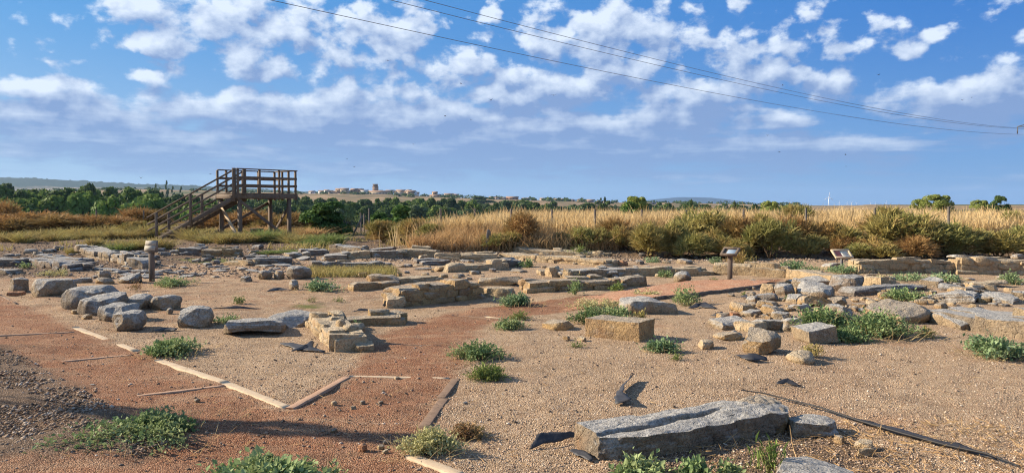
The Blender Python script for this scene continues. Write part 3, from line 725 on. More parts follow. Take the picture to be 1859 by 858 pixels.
# ------------------------------------------------------------------ far town
WALLC = {}
def wall_mat(c):
    key = tuple(c)
    if key not in WALLC: WALLC[key] = simple_noise_mat('house_wall', c, tuple(x * .85 for x in c), .3, .9, .1, .02)
    return WALLC[key]
ROOF = simple_noise_mat('roof_tiles', (.32, .21, .15), (.25, .17, .12), .5, .9, .2, .05)
ROOF_D = simple_noise_mat('old_roof_tiles', (.22, .16, .125), (.30, .22, .17), .5, .9, .2, .05)
WINM = simple_noise_mat('dark_window', (.03, .035, .04), (.05, .055, .06), 1, .3, 0, .01)
def house(px, D, wpx, hpx, c, label, group=None, roof=ROOF, flat=False, rz=0., base=None, name='house', dz=0.):
    x, y, z = GD(px, D); z = float(terrain(x, y)) + dz; w = wpx / FPX * D; h = hpx / FPX * D; d = max(6., w * .6)
    o = empty(name, (x, y, z - .5), rz); tag(o, label, 'building', group)
    hw = h * (1. if flat else .72)
    mb = MB(); mb.box((0, 0, hw / 2), (w, d, hw + .01))
    if not flat:      # gable ends
        for sx in (-1, 1):
            a = [(sx * w / 2, -d / 2, hw), (sx * w / 2, d / 2, hw), (sx * w / 2, 0, h), (sx * (w / 2 - .2), 0, h - .2)]
            mb.add(a, [[0, 1, 2, 3]])
    mb.build('wall', wall_mat(c), o)
    r = MB()
    if flat: r.box((0, 0, hw + .25), (w + .6, d + .6, .4))
    else:
        e = .5
        for s in (-1, 1):
            A = [(-w / 2 - e, s * (d / 2 + e), hw - .2), (w / 2 + e, s * (d / 2 + e), hw - .2), (w / 2 + e, 0, h), (-w / 2 - e, 0, h)]
            B = [(p[0], p[1], p[2] + .3) for p in A]
            r.add(A + B, [[0, 1, 2, 3], [7, 6, 5, 4], [0, 4, 5, 1], [1, 5, 6, 2], [2, 6, 7, 3], [3, 7, 4, 0]])
    rf = r.build('roof', roof, o)
    nw = max(1, int(w / 4)); fl = max(1, int(hw / 3.2))
    for f_ in range(fl):
        for i in range(nw):
            wx = -w / 2 + (i + .5) * w / nw; m2 = MB(); m2.box((wx, -d / 2 - .02, hw * (f_ + .55) / fl), (1.1, .12, 1.4)); m2.build('window', WINM, o)
    return o
hr = np.random.default_rng(12)
WHITE, CREAM, TAN_, BRK = (.78, .77, .74), (.62, .52, .39), (.45, .33, .22), (.34, .24, .17)
house(662, 960, 13, 8, WHITE, 'bright white low house left of the town church tower', flat=True)
house(567, 980, 10, 6, WHITE, 'small white house at the left end of the far town', roof=ROOF_D)
house(690, 985, 44, 8, CREAM, 'long cream building at the foot of the church tower', roof=ROOF)
house(656, 1000, 26, 9, TAN_, 'tan house with a brown roof left of the church tower', roof=ROOF_D)
house(728, 990, 16, 11, CREAM, 'tall cream house with a red roof in the middle of the town', roof=ROOF)
house(748, 965, 17, 9, (.70, .74, .76), 'pale grey-white block right of the tall cream house', flat=True)
house(757, 975, 8, 8, WHITE, 'narrow white house at the right of the pale block', roof=ROOF)
house(790, 950, 18, 5, CREAM, 'low cream house with a brown roof below the right half of town', roof=ROOF)
house(893, 1000, 10, 5, WHITE, 'lone white house right of the wide dark tree clump', roof=ROOF)
house(930, 1000, 22, 6, (.45, .27, .18), 'reddish long house right of the lone white one', roof=ROOF)
house(1102, 900, 12, 5, WHITE, 'white gabled house beside the two cypress-like trees', roof=ROOF_D)
house(1183 - 5, 900, 22, 4, CREAM, 'low cream house just right of the leafy tree over the grass', roof=ROOF_D)
house(268, 690, 22, 7, (.42, .33, .24), 'flat brown farm building on the far brow left of the stairs', flat=True, name='farm_building')
GT = 'houses of the far town'
for i in range(56):
    px = hr.choice([hr.uniform(585, 830), hr.uniform(600, 780), hr.uniform(900, 1090)]); c = [CREAM, TAN_, BRK, CREAM, WHITE, WHITE][hr.integers(6)]
    if px < 880: house(px, hr.uniform(960, 1060), hr.uniform(8, 17), hr.uniform(4.5, 8), c, 'small tile-roofed house crowded in the far hill town', GT, roof=(ROOF, ROOF_D)[hr.integers(2)], rz=hr.uniform(-.5, .5), dz=hr.uniform(0, 3.5))
    else: house(px, hr.uniform(970, 1050), hr.uniform(7, 14), hr.uniform(3, 5.5), c, 'small far house scattered along the brow right of the town', 'scattered far houses', roof=(ROOF, ROOF_D)[hr.integers(2)], rz=hr.uniform(-.5, .5))
def church():
    x, y, z = GD(682, 1000); o = empty('church_tower', (x, y, z + 1.)); tag(o, 'brown square church tower rising above the far town', 'tower')
    mb = MB(); mb.box((0, 0, 4.5), (7, 6, 10)); mb.box((0, 0, 10.5), (6, 5, 4.4)); mb.build('tower_wall', wall_mat((.30, .21, .15)), o)
    r = MB(); r.box((0, 0, 12.9), (6.6, 5.6, .6)); r.box((0, 0, 9.6), (7.5, 6.5, .5)); r.build('cornice', ROOF_D, o)
    for dx in (-1.4, 1.4): w = MB(); w.box((dx, -2.55, 11.2), (1.1, .2, 2.2)); w.build('belfry_opening', WINM, o)
church()

# wind turbines on the plain
TW = simple_noise_mat('turbine_white', (.80, .82, .84), (.84, .85, .86), 1, .5, 0, .01)
def turbine(px, D, hpx, label, a0):
    x = (px - CX) / FPX * D; base = CAMH + (HORY - 374) / FPX * D - 6; h = hpx / FPX * D + 6
    o = empty('wind_turbine', (x, D, base)); tag(o, label, 'wind turbine', 'wind turbines on the horizon')
    s = h / 90.; mb = MB(); mb.tube([(0, 0, 0), (0, 0, h * .72)], [3.2 * s, 1.9 * s], 8); mb.build('tower', TW, o)
    mb = MB(); mb.box((0, 0, h * .725), (4 * s, 9 * s, 4 * s)); mb.build('nacelle', TW, o)
    for i in range(3):
        t = radians(a0 + 120 * i); L = h * .36; c = np.array((0, -5 * s, h * .725)); e = c + np.array((sin(t) * L, 0, cos(t) * L))
        mb = MB(); mb.beam(c, e, 2.6 * s, 1.3 * s, up=(0, 1, 0)); mb.build('blade', TW, o)
turbine(1504, 3400, 23, 'tallest and nearest white wind turbine on the horizon', 4)
for i, (px, h, lb) in enumerate(((1523, 8, 'small white turbine just right of the tallest one'), (1537, 7, 'second small turbine right of the tallest one'), (1545, 8, 'third small turbine right of the tallest, closely spaced'), (1554, 7, 'fourth small turbine right of the tallest'), (1580, 7, 'lone small turbine halfway from the tallest to the big shrub top'), (1589, 6, 'small turbine in the pair before the last one'), (1608, 8, 'rightmost small turbine beside the big shrub top'))):
    turbine(px, 5200, h + 1, lb, 20 * i + 7)

# ------------------------------------------------------------------ bank: dry grass, shrubs, fence
def blades(B, h, w, rng, lean=.25, bend=.2, dirv=None):
    n = len(B); t = rng.uniform(0, 2 * pi, n); side = np.stack([np.cos(t), np.sin(t), np.zeros(n)], 1)
    if dirv is None:
        l = rng.normal(size=(n, 3)) * lean; l[:, 2] = 1
    else: l = dirv + rng.normal(size=(n, 3)) * lean
    l /= np.linalg.norm(l, axis=1)[:, None]
    side = np.cross(l, rng.normal(size=(n, 3))); side /= np.linalg.norm(side, axis=1)[:, None]
    h = np.broadcast_to(h, (n,))[:, None]; w = np.broadcast_to(w, (n,))[:, None]
    bv = rng.normal(size=(n, 3)) * bend; bv[:, 2] = -np.abs(bv[:, 2]) * .5
    m = B + l * h * .55 + bv * h * .25; tip = B + l * h + bv * h
    V = np.stack([B - side * w * .5, B + side * w * .5, m + side * w * .45, m - side * w * .45, tip + side * w * .12, tip - side * w * .12], 1).reshape(-1, 3)
    i = np.arange(n)[:, None] * 6
    F = np.concatenate([i + np.array([[0, 1, 2, 3]]), i + np.array([[3, 2, 4, 5]])])
    return V, F

def golden_field():
    r = np.random.default_rng(21); P = []
    n = 74000
    t = r.uniform(-.20, .80, n); y = 26.6 + 24 * r.uniform(0, 1, n) ** 2.0; x = t * y
    keep = (x > -4.2 + .12 * (y - 25) + r.normal(0, .5, n)) & (y > 26.6 + 1.2 * fbm2(x, y, .5, 3, 4.) + .9)
    x, y = x[keep], y[keep]; clump = fbm2(x, y, .8, 3, 12.)
    k = r.uniform(0, 1, len(x)) < .62 + .9 * clump; x, y = x[k], y[k]
    z = terrain_d(x, y) - .02
    h = (.78 + .30 * fbm2(x, y, .35, 3, 30.) + .10 * r.normal(size=len(x))) * np.where(r.uniform(size=len(x)) < .04, 1.3, 1.); h = np.clip(h, .25, 1.5)
    V, F = blades(np.stack([x, y, z], 1), h, .021 + .0004 * y, r, .17, .18)
    tag(link('dry_grass', mesh_np('dry_grass', V, F, LF_GOLD)), 'tall golden dry grass covering the bank behind the shrubs', 'grass', kind='stuff')
    # orange lower grass spilling down the front of the bank
    n = 15000; x = r.uniform(-3.5, 6, n); y = r.uniform(24.8, 28.2, n); m = fbm2(x, y, .6, 3, 60.) + .25 - np.abs(x - .2) * .07 > 0; x, y = x[m], y[m]
    z = terrain_d(x, y) - .02
    V, F = blades(np.stack([x, y, z], 1), r.uniform(.3, .75, len(x)), .022, r, .3, .3)
    tag(link('dry_grass', mesh_np('dry_grass', V, F, LF_DRY)), 'orange dry grass spilling down the front of the bank', 'grass', kind='stuff')
    # low green-yellow ground cover on the left flat
    n = 46000; y = 26 + 22 * r.uniform(0, 1, n); x = r.uniform(-.82, -.02, n) * y; m = fbm2(x, y, .9, 3, 41.) > .36; x, y = x[m], y[m]
    z = terrain_d(x, y) - .02
    V, F = blades(np.stack([x, y, z], 1), r.uniform(.10, .34, len(x)), .03, r, .35, .3)
    tag(link('low_grass', mesh_np('low_grass', V, F, LF_YG)), 'low yellow-green grass on the flat ground around the tower', 'grass', kind='stuff')
golden_field()

def shrub_mesh(seed, mat, n=3600, lobes=9, L=.17, w=.02, up=.55):
    r = np.random.default_rng(seed); Bs = []; Ds = []
    for i in range(lobes):
        t = r.uniform(0, 2 * pi); u = r.uniform(.0, .36); c = np.array((cos(t) * u, sin(t) * u, r.uniform(.12, .5))); lr = r.uniform(.2, .33)
        k = n // lobes; d = r.normal(size=(k, 3)); d[:, 2] = np.abs(d[:, 2]) * 1.1 - .35; d /= np.linalg.norm(d, axis=1)[:, None]
        # twigs gather into sprays
        sp = r.normal(size=(34, 3)); sp[:, 2] = np.abs(sp[:, 2]); sp /= np.linalg.norm(sp, axis=1)[:, None]
        near = sp[np.argmax(d @ sp.T, axis=1)]; d = d * .5 + near * .6; d /= np.linalg.norm(d, axis=1)[:, None]
        p = c + d * (lr * r.uniform(.35, 1.15, k) ** .7)[:, None]; p[:, 2] = np.maximum(p[:, 2], 0)
        Bs.append(p); Ds.append(d * .8 + np.array((0, 0, up)))
    B = np.concatenate(Bs); D_ = np.concatenate(Ds)
    V, F = blades(B, r.uniform(.5, 1.2, len(B)) * L, w, r, .35, .25, D_)
    return mesh_np('foliage', V, F, mat)
SHM = {'g': [shrub_mesh(40 + i, LF_SHRUBG) for i in range(3)], 'o': [shrub_mesh(50 + i, LF_SHRUB) for i in range(3)], 'b': [shrub_mesh(60 + i, LF_SHRUBB, L=.2, w=.015, up=.3) for i in range(3)]}
SHT = []
for i in range(2):
    mb = MB(); r_ = np.random.default_rng(90 + i)
    for q in range(9):
        t = r_.uniform(0, 6.28); mb.tube([(0, 0, -.05), (cos(t) * .1, sin(t) * .1, .15), (cos(t) * .27, sin(t) * .27, .42)], [.022, .015, .005], 5)
    SHT.append(mesh_np('stems', np.concatenate(mb.V), np.concatenate(mb.F), LF_TWIG, True))
srng = np.random.default_rng(8)
def shrub(px, basey, wpx, toppy, kind, label, D=None, group=None, deep=1.):
    if D is None: x, y, z = G(px, basey)
    else: x, y, z = GD(px, D)
    w = wpx / FPX * y; h = max(.2, CAMH + (HORY - toppy) / FPX * y - z)
    o = empty('shrub', (x, y, z), srng.uniform(0, 6.28)); tag(o, label, 'shrub', group)
    f = link('foliage', SHM[kind][srng.integers(3)], parent=o); f.scale = (w, w * deep, h * 1.22)
    s = link('stems', SHT[srng.integers(2)], parent=o); s.scale = (w, w, h)
    return o
for a in [
 (697, 440, 50, 398, 'o', 'olive shrub at the left end of the bank, beside the dark gap'),
 (724, 441, 46, 405, 'g', 'low green shrub, second from the left end of the bank'),
 (752, 442, 56, 394, 'o', 'broad olive-brown shrub left of the golden grass'),
 (780, 441, 50, 402, 'g', 'rounded green shrub touching the golden grass at the left'),
 (898, 452, 52, 420, 'g', 'dark green shrub directly behind the leaning stake'),
 (948, 449, 56, 388, 'b', 'brown and olive shrub right of the leaning stake'),
 (928, 452, 40, 418, 'o', 'small olive shrub in front of the brown one near the stake'),
 (1030, 450, 44, 412, 'o', 'small dark-hearted shrub left of the bank middle'),
 (1062, 452, 56, 408, 'g', 'bright green-yellow shrub below the third fence post'),
 (1112, 448, 54, 392, 'b', 'tall brownish shrub between two fence posts at mid bank'),
 (1092, 452, 44, 415, 'o', 'olive shrub in the hollow right of the bright one'),
 (1138, 454, 44, 408, 'o', 'rusty topped olive shrub at mid bank'),
 (1182, 466, 64, 402, 'o', 'wide olive shrub right of the rusty topped one'),
 (1222, 464, 54, 400, 'g', 'green-brown shrub left of the tallest middle clump'),
 (1282, 455, 96, 376, 'g', 'tallest shrub of the middle clump, reaching the horizon'),
 (1262, 468, 60, 418, 'g', 'pale green shrub at the foot of the tallest middle clump'),
 (1312, 467, 60, 415, 'o', 'shrub right below the tallest middle clump'),
 (1352, 462, 70, 390, 'b', 'brown-tinted shrub above the dark lectern sign'),
 (1338, 470, 46, 432, 'o', 'low shrub just behind the dark lectern sign'),
 (1398, 468, 66, 398, 'g', 'green shrub right of the dark lectern sign'),
 (1384, 458, 50, 384, 'o', 'upper shrub right of the brown-tinted one'),
 (1440, 456, 60, 396, 'b', 'brown shrub left of the red and cream panel'),
 (1468, 468, 52, 425, 'o', 'dark olive shrub left behind the red and cream panel'),
 (1513, 460, 76, 400, 'o', 'wide olive shrub above the red and cream panel'),
 (1560, 470, 50, 440, 'g', 'small bright shrub right of the red and cream panel'),
 (1532, 465, 44, 432, 'b', 'low brown shrub behind the red and cream panel'),
 (1612, 462, 96, 374, 'o', 'tall wide shrub clump on the right, its top at the horizon'),
 (1655, 466, 90, 386, 'g', 'right half of the tall right clump, leaning right'),
 (1602, 470, 64, 428, 'o', 'shrub at the foot of the tall right clump'),
 (1652, 470, 60, 425, 'b', 'brown lower shrub at the foot of the tall right clump'),
 (1712, 467, 84, 402, 'g', 'green low wide shrub under the rightmost fence post'),
 (1762, 467, 80, 415, 'g', 'green shrub right of the rightmost fence post'),
 (1812, 467, 76, 418, 'o', 'olive shrub near the right edge above the fieldstone wall'),
 (1852, 467, 60, 414, 'g', 'green shrub cut by the right edge of the view'),
 (1905, 467, 90, 410, 'g', 'olive shrub beyond the right end of the wall')]:
    shrub(a[0], a[1], a[2] * 1.12, a[3], *a[4:])
shrub(1445, 0, 62, 370, 'g', 'blue-green shrub standing in the grass behind a fence post', D=30)
shrub(1600, 0, 30, 372, 'g', 'thin shrub top in the golden grass left of the tall right clump', D=31)
shrub(1836, 0, 34, 382, 'g', 'green shrub within the golden grass near the right edge', D=29.5)
shrub(858, 0, 22, 384, 'g', 'small green sprout around a fence post in the golden grass', D=29)
for a in [
 (8, 0, 42, 369, 'b', 'tall brown tumbleweed shrub at the left edge', 40), (60, 0, 110, 387, 'b', 'long brown tumbleweed mound, left end of the row', 38), (120, 0, 90, 388, 'b', 'brown tumbleweed mound, second from the left in the row', 37.5),
 (170, 0, 60, 392, 'b', 'brown tumbleweed around the dark fence post', 38), (212, 0, 56, 394, 'b', 'brown tumbleweed right of the dark fence post', 38), (262, 0, 66, 374, 'b', 'tall brown tumbleweed left of the stair foot', 44),
 (248, 0, 40, 400, 'o', 'yellowish low shrub left of the stair foot', 37), (352, 0, 50, 398, 'b', 'brown tumbleweed seen under the stairs', 40), (390, 0, 62, 388, 'b', 'brown tumbleweed behind the lit tower brace', 40),
 (452, 0, 76, 384, 'b', 'large brown tumbleweed behind the tower cross brace', 40), (495, 0, 50, 392, 'o', 'olive shrub behind the right side of the tower', 39), (530, 0, 56, 388, 'b', 'brown shrub right behind the right tower legs', 40), (560, 0, 40, 394, 'o', 'dull shrub between tower and bright bush', 40),
 (20, 0, 70, 396, 'b', 'reddish low shrub under the left edge tumbleweed', 36)]:
    shrub(a[0], 0, a[2] * 1.25, a[3], a[4], a[5], D=a[6])
# leafy bushes by the gap
def leafy(px, D, wpx, toppy, label, kids=('foliage',), seed=0, n=5200, lf=.045):
    x, y, z = GD(px, D); w = wpx / FPX * D; h = CAMH + (HORY - toppy) / FPX * D - z
    o = empty('bush', (x, y, z)); tag(o, label, 'bush')
    me = crown_mesh('foliage', LF_FIG, np.random.default_rng(seed), .5, 1., 24, n, lf, .02); c = link('foliage', me, parent=o); c.scale = (w, w, h)
    t = link('trunk', TRUNKS[1], parent=o); t.scale = (w * .8, w * .8, h * .9)
leafy(590, 37, 92, 356, 'large rounded bright green bush right of the tower', seed=2, n=9000, lf=.032)
leafy(718, 33, 84, 372, 'bright green broad-leaved bush above the left shrubs', seed=3, n=4500, lf=.05)
leafy(690, 36, 44, 384, 'small leafy green bush left of the broad-leaved one', seed=4, n=2500, lf=.06)
leafy(1146, 40, 44, 362, 'low leafy green bush under the leafy tree in the grass', seed=5, n=2500, lf=.06)

def post(px, D, toppy, hgt, label, mat=WOOD_G, w=.09, lean=0.):
    x, y, z = GD(px, D); top = CAMH + (HORY - toppy) / FPX * D; mb = MB()
    zb = min(z - .1, top - hgt); mb.tube([(0, 0, 0), (lean * .5, 0, (top - zb) * .5), (lean, .01, top - zb)], [w * .5, w * .48, w * .45], 7)
    tag(mb.build('fence_post', mat, None, (x, y, zb), smooth=True), label, 'fence post')
for i, (px, ty, D) in enumerate(((800, 378, 29), (862, 378, 29), (928, 379, 29), (1002, 380, 29), (1080, 379, 28), (1165, 380, 28), (1246, 381, 28), (1350, 379, 29), (1463, 377, 27.5), (1588, 377, 29), (1722, 375, 26.8))):
    nm = ['leftmost', 'second from the left', 'third from the left', 'fourth from the left', 'fifth from the left', 'sixth from the left', 'seventh from the left', 'fourth from the right', 'third from the right', 'second from the right', 'rightmost'][i]
    post(px, D, ty, 1.1, 'grey wooden post in the golden grass, %s of that row' % nm)
for px, ty, D, lb in ((83, 379, 43, 'thin grey post behind the left tumbleweeds'), (175, 381, 38, 'thick dark post among the left tumbleweeds'), (261, 381, 43, 'dark post beside the tall tumbleweed near the stairs'), (238, 395, 40, 'short stub post left of the stair foot'), (670, 378, 38, 'tall dark post at the gap right of the green bush'), (655, 386, 38, 'grey post beside the leaning pole at the gap'), (655 + 6, 388, 39, 'thin post between gap posts')):
    post(px, D, ty, 1.2, lb)
mb = MB(); x, y, z = GD(640, 36.5); mb.beam((x, y, z), (x + .45, y + .2, z + 1.0), .07, .07); tag(mb.build('leaning_pole', WOOD_G), 'grey pole leaning to the right at the gap beside the green bush', 'pole')
# leaning stake (with a small dark box at its foot) in front of the shrubs
x, y, z = G(882, 456); mb = MB(); mb.beam((x, y, z), (x + .09, y, z + .74), .10, .06, up=(0, 1, 0)); mb.box((x + .13, y, z + .62), (.07, .07, .16)); tag(mb.build('leaning_stake', WOOD_G, bevel=.006), 'grey squared stake leaning right before the shrubs', 'stake')

o = empty('unseen_shadow_tree', (-8.6, 6.9, TZ(-8.6, 6.9))); tag(o, 'assumed slender tree outside the view, added to shade the left path', 'tree')  # unseen tree added to cast the soft shadow over the left path
c_ = link('crown', CROWN_FINE2, parent=o); c_.scale = (.5, .5, 1.8); c_.location = (0, 0, 2.4)
t_ = link('trunk', TRUNKS[0], parent=o); t_.scale = (.8, .8, 4.2)

# ------------------------------------------------------------------ viewing tower
def build_tower():
    ax, ay = -11.8, 32.3; th = radians(50); u = np.array((cos(th), sin(th))); v = np.array((-sin(th), cos(th)))
    Lu, Lv = 2.75, 1.55; zg = .12; zd = 1.95
    o = empty('viewing_platform', (ax, ay, zg)); tag(o, 'brown wooden viewing platform on braced legs with a railed staircase', 'viewing tower')
    def P(a, b, z): return (u[0] * a + v[0] * b, u[1] * a + v[1] * b, z)
    def part(name, f, mat=WOOD): m = MB(); f(m); return m.build(name, mat, o, bevel=.006)
    lu = Lu - .3
    for a, b in ((0, 0), (lu, 0), (0, Lv), (lu, Lv)):
        part('leg', lambda m: m.beam(P(a, b, -.2), P(a, b, zd - .1), .15, .15, up=(u[0], u[1], 0)))
    part('brace', lambda m: m.beam(P(.06, -.09, zd - .28), P(lu - .1, -.09, .02), .05, .13, up=(0, 0, 1)))
    part('brace', lambda m: m.beam(P(lu - .05, Lv + .09, zd - .3), P(-.35, Lv + .2, .25), .05, .13))
    part('brace', lambda m: m.beam(P(-.10, Lv + .05, zd - .22), P(-.10, -.12, .0), .06, .16), WOOD_L)  # paler wood puts the sunlight on this brace into its colour
    part('brace', lambda m: m.beam(P(lu + .09, 0, zd - .3), P(lu + .09, Lv, .1), .05, .13))
    for b in (-.09, Lv + .09): part('deck_beam', lambda m: m.beam(P(-.2, b, zd - .02), P(Lu + .1, b, zd - .02), .06, .2))
    for a in (-.17, Lu + .07): part('deck_beam', lambda m: m.beam(P(a, -.05, zd - .02), P(a, Lv + .05, zd - .02), .06, .18))
    def deck(m):
        n = 17
        for i in range(n):
            a = -.2 + (Lu + .3) * (i + .5) / n; m.beam(P(a, -.12, zd + .105), P(a, Lv + .12, zd + .105), (Lu + .3) / n * .93, .04)
    part('deck', deck)
    T = zd + .12; RH = 1.03
    posts = [(-.12, -.08), (.92, -.08), (1.9, -.08), (Lu, -.08), (.3, Lv + .08), (1.1, Lv + .08), (1.9, Lv + .08), (Lu, Lv + .08), (Lu + .02, .5), (Lu + .02, 1.02), (-.12, Lv + .08)]
    for a, b in posts: part('rail_post', lambda m: m.beam(P(a, b, T - .3), P(a, b, T + RH), .085, .085, up=(u[0], u[1], 0)))
    for z, hh in ((T + RH + .02, .045), (T + .68, .10), (T + .34, .10)):
        for s, e in ((P(-.18, -.08, z), P(Lu + .08, -.08, z)), (P(-.1, Lv + .08, z), P(Lu + .08, Lv + .08, z)), (P(Lu + .02, -.1, z), P(Lu + .02, Lv + .12, z))):
            part('rail', lambda m: m.beam(s, e, .13 if hh < .05 else .04, hh))
    # staircase going down to the left
    ph = radians(6); d = np.array((-cos(ph), sin(ph))); n_ = np.array((sin(ph), cos(ph))); R = 3.72; W_ = .85
    s0 = np.array(P(-.15, .12, 0)[:2])
    def Q(a, b, z): return (s0[0] + d[0] * a + n_[0] * b, s0[1] + d[1] * a + n_[1] * b, z)
    zt, zb = zd + .05, .08; slope = (zt - zb) / R
    part('landing', lambda m: m.beam(Q(-.45, W_ / 2, T - .02), Q(.08, W_ / 2, T - .02), W_ + .1, .05))
    for b in (0, W_): part('stringer', lambda m: m.beam(Q(-.02, b, zt - .12), Q(R + .05, b, zb - .14), .06, .19))
    N = 14
    for i in range(N):
        a = R * (i + .5) / N; z = zt - slope * a + .02
        part('tread', lambda m: m.beam(Q(a, -.02, z), Q(a, W_ + .02, z), .27, .04))
    for b in (-.06, W_ + .06):
        for a in (.0, 2.0, 3.58):
            z = zt - slope * a; part('stair_post', lambda m: m.beam(Q(a, b, max(z - .3, -.1)), Q(a, b, z + (1.08 if a else 1.15)), .10 if a else .13, .10 if a else .13, up=(1, 0, 0)))
        for k, (dz, hh) in enumerate(((1.08, .05), (.78, .07), (.50, .07))):
            part('handrail', lambda m: m.beam(Q(-.02, b, zt + dz), Q(R + .28, b, zt + dz - slope * (R + .3)), .10 if k == 0 else .04, hh))
        
build_tower()
x, y, z = G(466, 430); mb = MB(); mb.box((0, 0, .17), (.52, .4, .30)); mb.box((0, 0, .345), (.58, .46, .05)); o_ = mb.build('wooden_box', WOOD, None, (x, y - .0, z), .2, bevel=.01); tag(o_, 'low dark brown wooden box on the grass under the tower', 'box')

# ------------------------------------------------------------------ signs
def lectern(px, py, label, post_h, pw, pd, tilt, rz, frame_mat, kind, pole=WOOD, D=None, pole_w=.09):
    x, y, z = G(px, py) if D is None else GD(px, D)
    o = empty('information_lectern', (x, y, z), rz); tag(o, label, 'sign')
    mb = MB(); mb.box((0, 0, post_h / 2 - .05), (pole_w, pole_w, post_h + .1)); mb.build('post', pole, o, bevel=.005)
    R = np.array([[1, 0, 0], [0, cos(tilt), -sin(tilt)], [0, sin(tilt), cos(tilt)]])
    def panel(name, mat, boxes, grp=o):
        m = MB()
        for c, dd in boxes:
            q = MB(); q.box(c, dd); P = q.V[0] @ R.T + np.array((0, 0, post_h + .03)); m.add(P, q.F[0])
        return m.build(name, mat, grp, bevel=.004)
    pn = panel('panel_board', frame_mat, [((0, 0, -.012), (pw, pd, .03))])
    fw = .05
    panel('frame', frame_mat, [((0, -pd / 2, .01), (pw + fw, fw, .05)), ((0, pd / 2, .01), (pw + fw, fw, .05)), ((-pw / 2, 0, .011), (fw, pd - fw, .048)), ((pw / 2, 0, .011), (fw, pd - fw, .048))])
    def plain(name, c): 
        m, k, out = mat_new(name); finish(k, out, c, .65, spec=.3); return m
    if kind == 'blue': panel('printed_sheet', plain('pale_blue_print', (.26, .34, .42)), [((.03, 0, .006), (pw * .62, pd * .66, .008))])
    if kind == 'red':
        panel('printed_sheet', plain('red_print', (.62, .16, .13)), [((-pw * .25, .01, .006), (pw * .38, pd * .74, .008))])
        panel('printed_sheet', plain('cream_print', (.80, .76, .62)), [((pw * .19, .01, .006), (pw * .47, pd * .74, .008))])
        tx = plain('dark_print', (.25, .16, .12))
        panel('printed_lines', tx, [((-pw * .25, pd * (.2 - .12 * i), .0125), (pw * .28, .009, .004)) for i in range(4)] + [((pw * .19, pd * (.22 - .1 * i), .0125), (pw * .36, .007, .004)) for i in range(5)])
lectern(1325, 510, 'dark-framed lectern with a pale blue sheet on a brown post beside the path', .60, .31, .30, radians(24), radians(-32), WOOD, 'blue')
lectern(1528, 488, 'light wooden lectern with a red and cream panel before the shrubs', .38, .45, .28, radians(38), radians(8), WOOD_L, 'red', pole=STEEL, pole_w=.055)
WOOD_GL = simple_noise_mat('pale_grey_wood', (.50, .46, .38), (.30, .27, .22), 9, .85, .6, .006, (1, 1, 1), dark=(.12, .10, .08))
def left_sign():
    x, y, z = G(276, 511); o = empty('sign_post', (x, y, z), radians(-10)); tag(o, 'weathered grey wooden box sign on a square post among green weeds', 'sign')
    mb = MB(); mb.box((0, 0, .28), (.09, .09, .72)); mb.build('post', WOOD, o, bevel=.006)
    m = MB(); m.box((-.015, .02, .655), (.24, .12, .05)); m.add([(-.135, -.045, .66), (.105, -.045, .66), (.105, .075, .66), (-.135, .075, .66), (-.135, .03, .885), (.105, .03, .885), (.105, .085, .885), (-.135, .085, .885)], [[0, 3, 2, 1], [4, 5, 6, 7], [0, 1, 5, 4], [1, 2, 6, 5], [2, 3, 7, 6], [3, 0, 4, 7]]); m.build('head', WOOD_G, o)
    m = MB()
    for i in range(2):
        z0 = .672 + i * .108; y0 = -.050 + (z0 - .66) * .333; x0_, x1_ = -.142, .112
        m.add([(x0_, y0 - .012, z0), (x1_, y0 - .012, z0), (x1_, y0 + .022, z0 + .104), (x0_, y0 + .022, z0 + .104), (x0_, y0 + .004, z0), (x1_, y0 + .004, z0), (x1_, y0 + .038, z0 + .104), (x0_, y0 + .038, z0 + .104)], [[0, 1, 2, 3], [7, 6, 5, 4], [0, 4, 5, 1], [1, 5, 6, 2], [2, 6, 7, 3], [3, 7, 4, 0]])
    m.build('plank_face', WOOD_GL, o)
left_sign()

# ------------------------------------------------------------------ timber edging, fabric, hose
def plank(p0, p1, w, h, mat, label, lift=.0, seg=14, wob=.0015):
    w = w * .78
    a = np.array(G(*p0)[:2]); b = np.array(G(*p1)[:2]); ZA = TZ(*a) + .004; ZB = TZ(*b) + .004; L = np.linalg.norm(b - a); u = (b - a) / L; n = np.array((-u[1], u[0])); r = np.random.default_rng(int(p0[0] * 7 + p0[1])); V = []; F = []
    for i in range(seg + 1):
        t = i / seg; c = a + u * L * t; zz = ZA + (ZB - ZA) * t + lift; ww = w * (1 + .02 * r.normal()) / 2; o1 = r.normal() * wob
        top = h + r.normal() * .0012
        top = top * .25
        for s, z in ((-1, -.05), (-1, top * .93), (-.95, top), (.95, top), (1, top * .93), (1, -.05)):
            V.append((c[0] + n[0] * (ww * s + o1), c[1] + n[1] * (ww * s + o1), zz + z))
    for i in range(seg):
        for k in range(6): k2 = (k + 1) % 6; F.append((i * 6 + k, i * 6 + k2, i * 6 + 6 + k2, i * 6 + 6 + k))
    for e in (0, seg * 6): F.append((e, e + 1, e + 2, e + 3)) ; F.append((e, e + 3, e + 4, e + 5))
    o = link('timber_edging', mesh_np('timber_edging', V, F, mat)); tag(o, label, 'timber edging'); return o
WOOD_L2 = simple_noise_mat('dusty_timber', (.46, .30, .20), (.36, .22, .14), 6, .9, .6, .008)
plank((136, 595), (248, 637), .10, .028, WOOD_L, 'pale sun-bleached timber running down from the front boulder')
plank((286, 654), (410, 696), .10, .028, WOOD_L, 'pale timber between the green weed and the plank junction')
plank((408, 696), (522, 741), .10, .03, WOOD_L, 'pale timber ending at the corner joint of the path')
plank((526, 743), (630, 686), .085, .03, WOOD_L2, 'brown timber slanting up right from the corner joint')
plank((634, 684), (815, 688), .06, .014, WOOD_L, 'thin pale timber lying across the path')
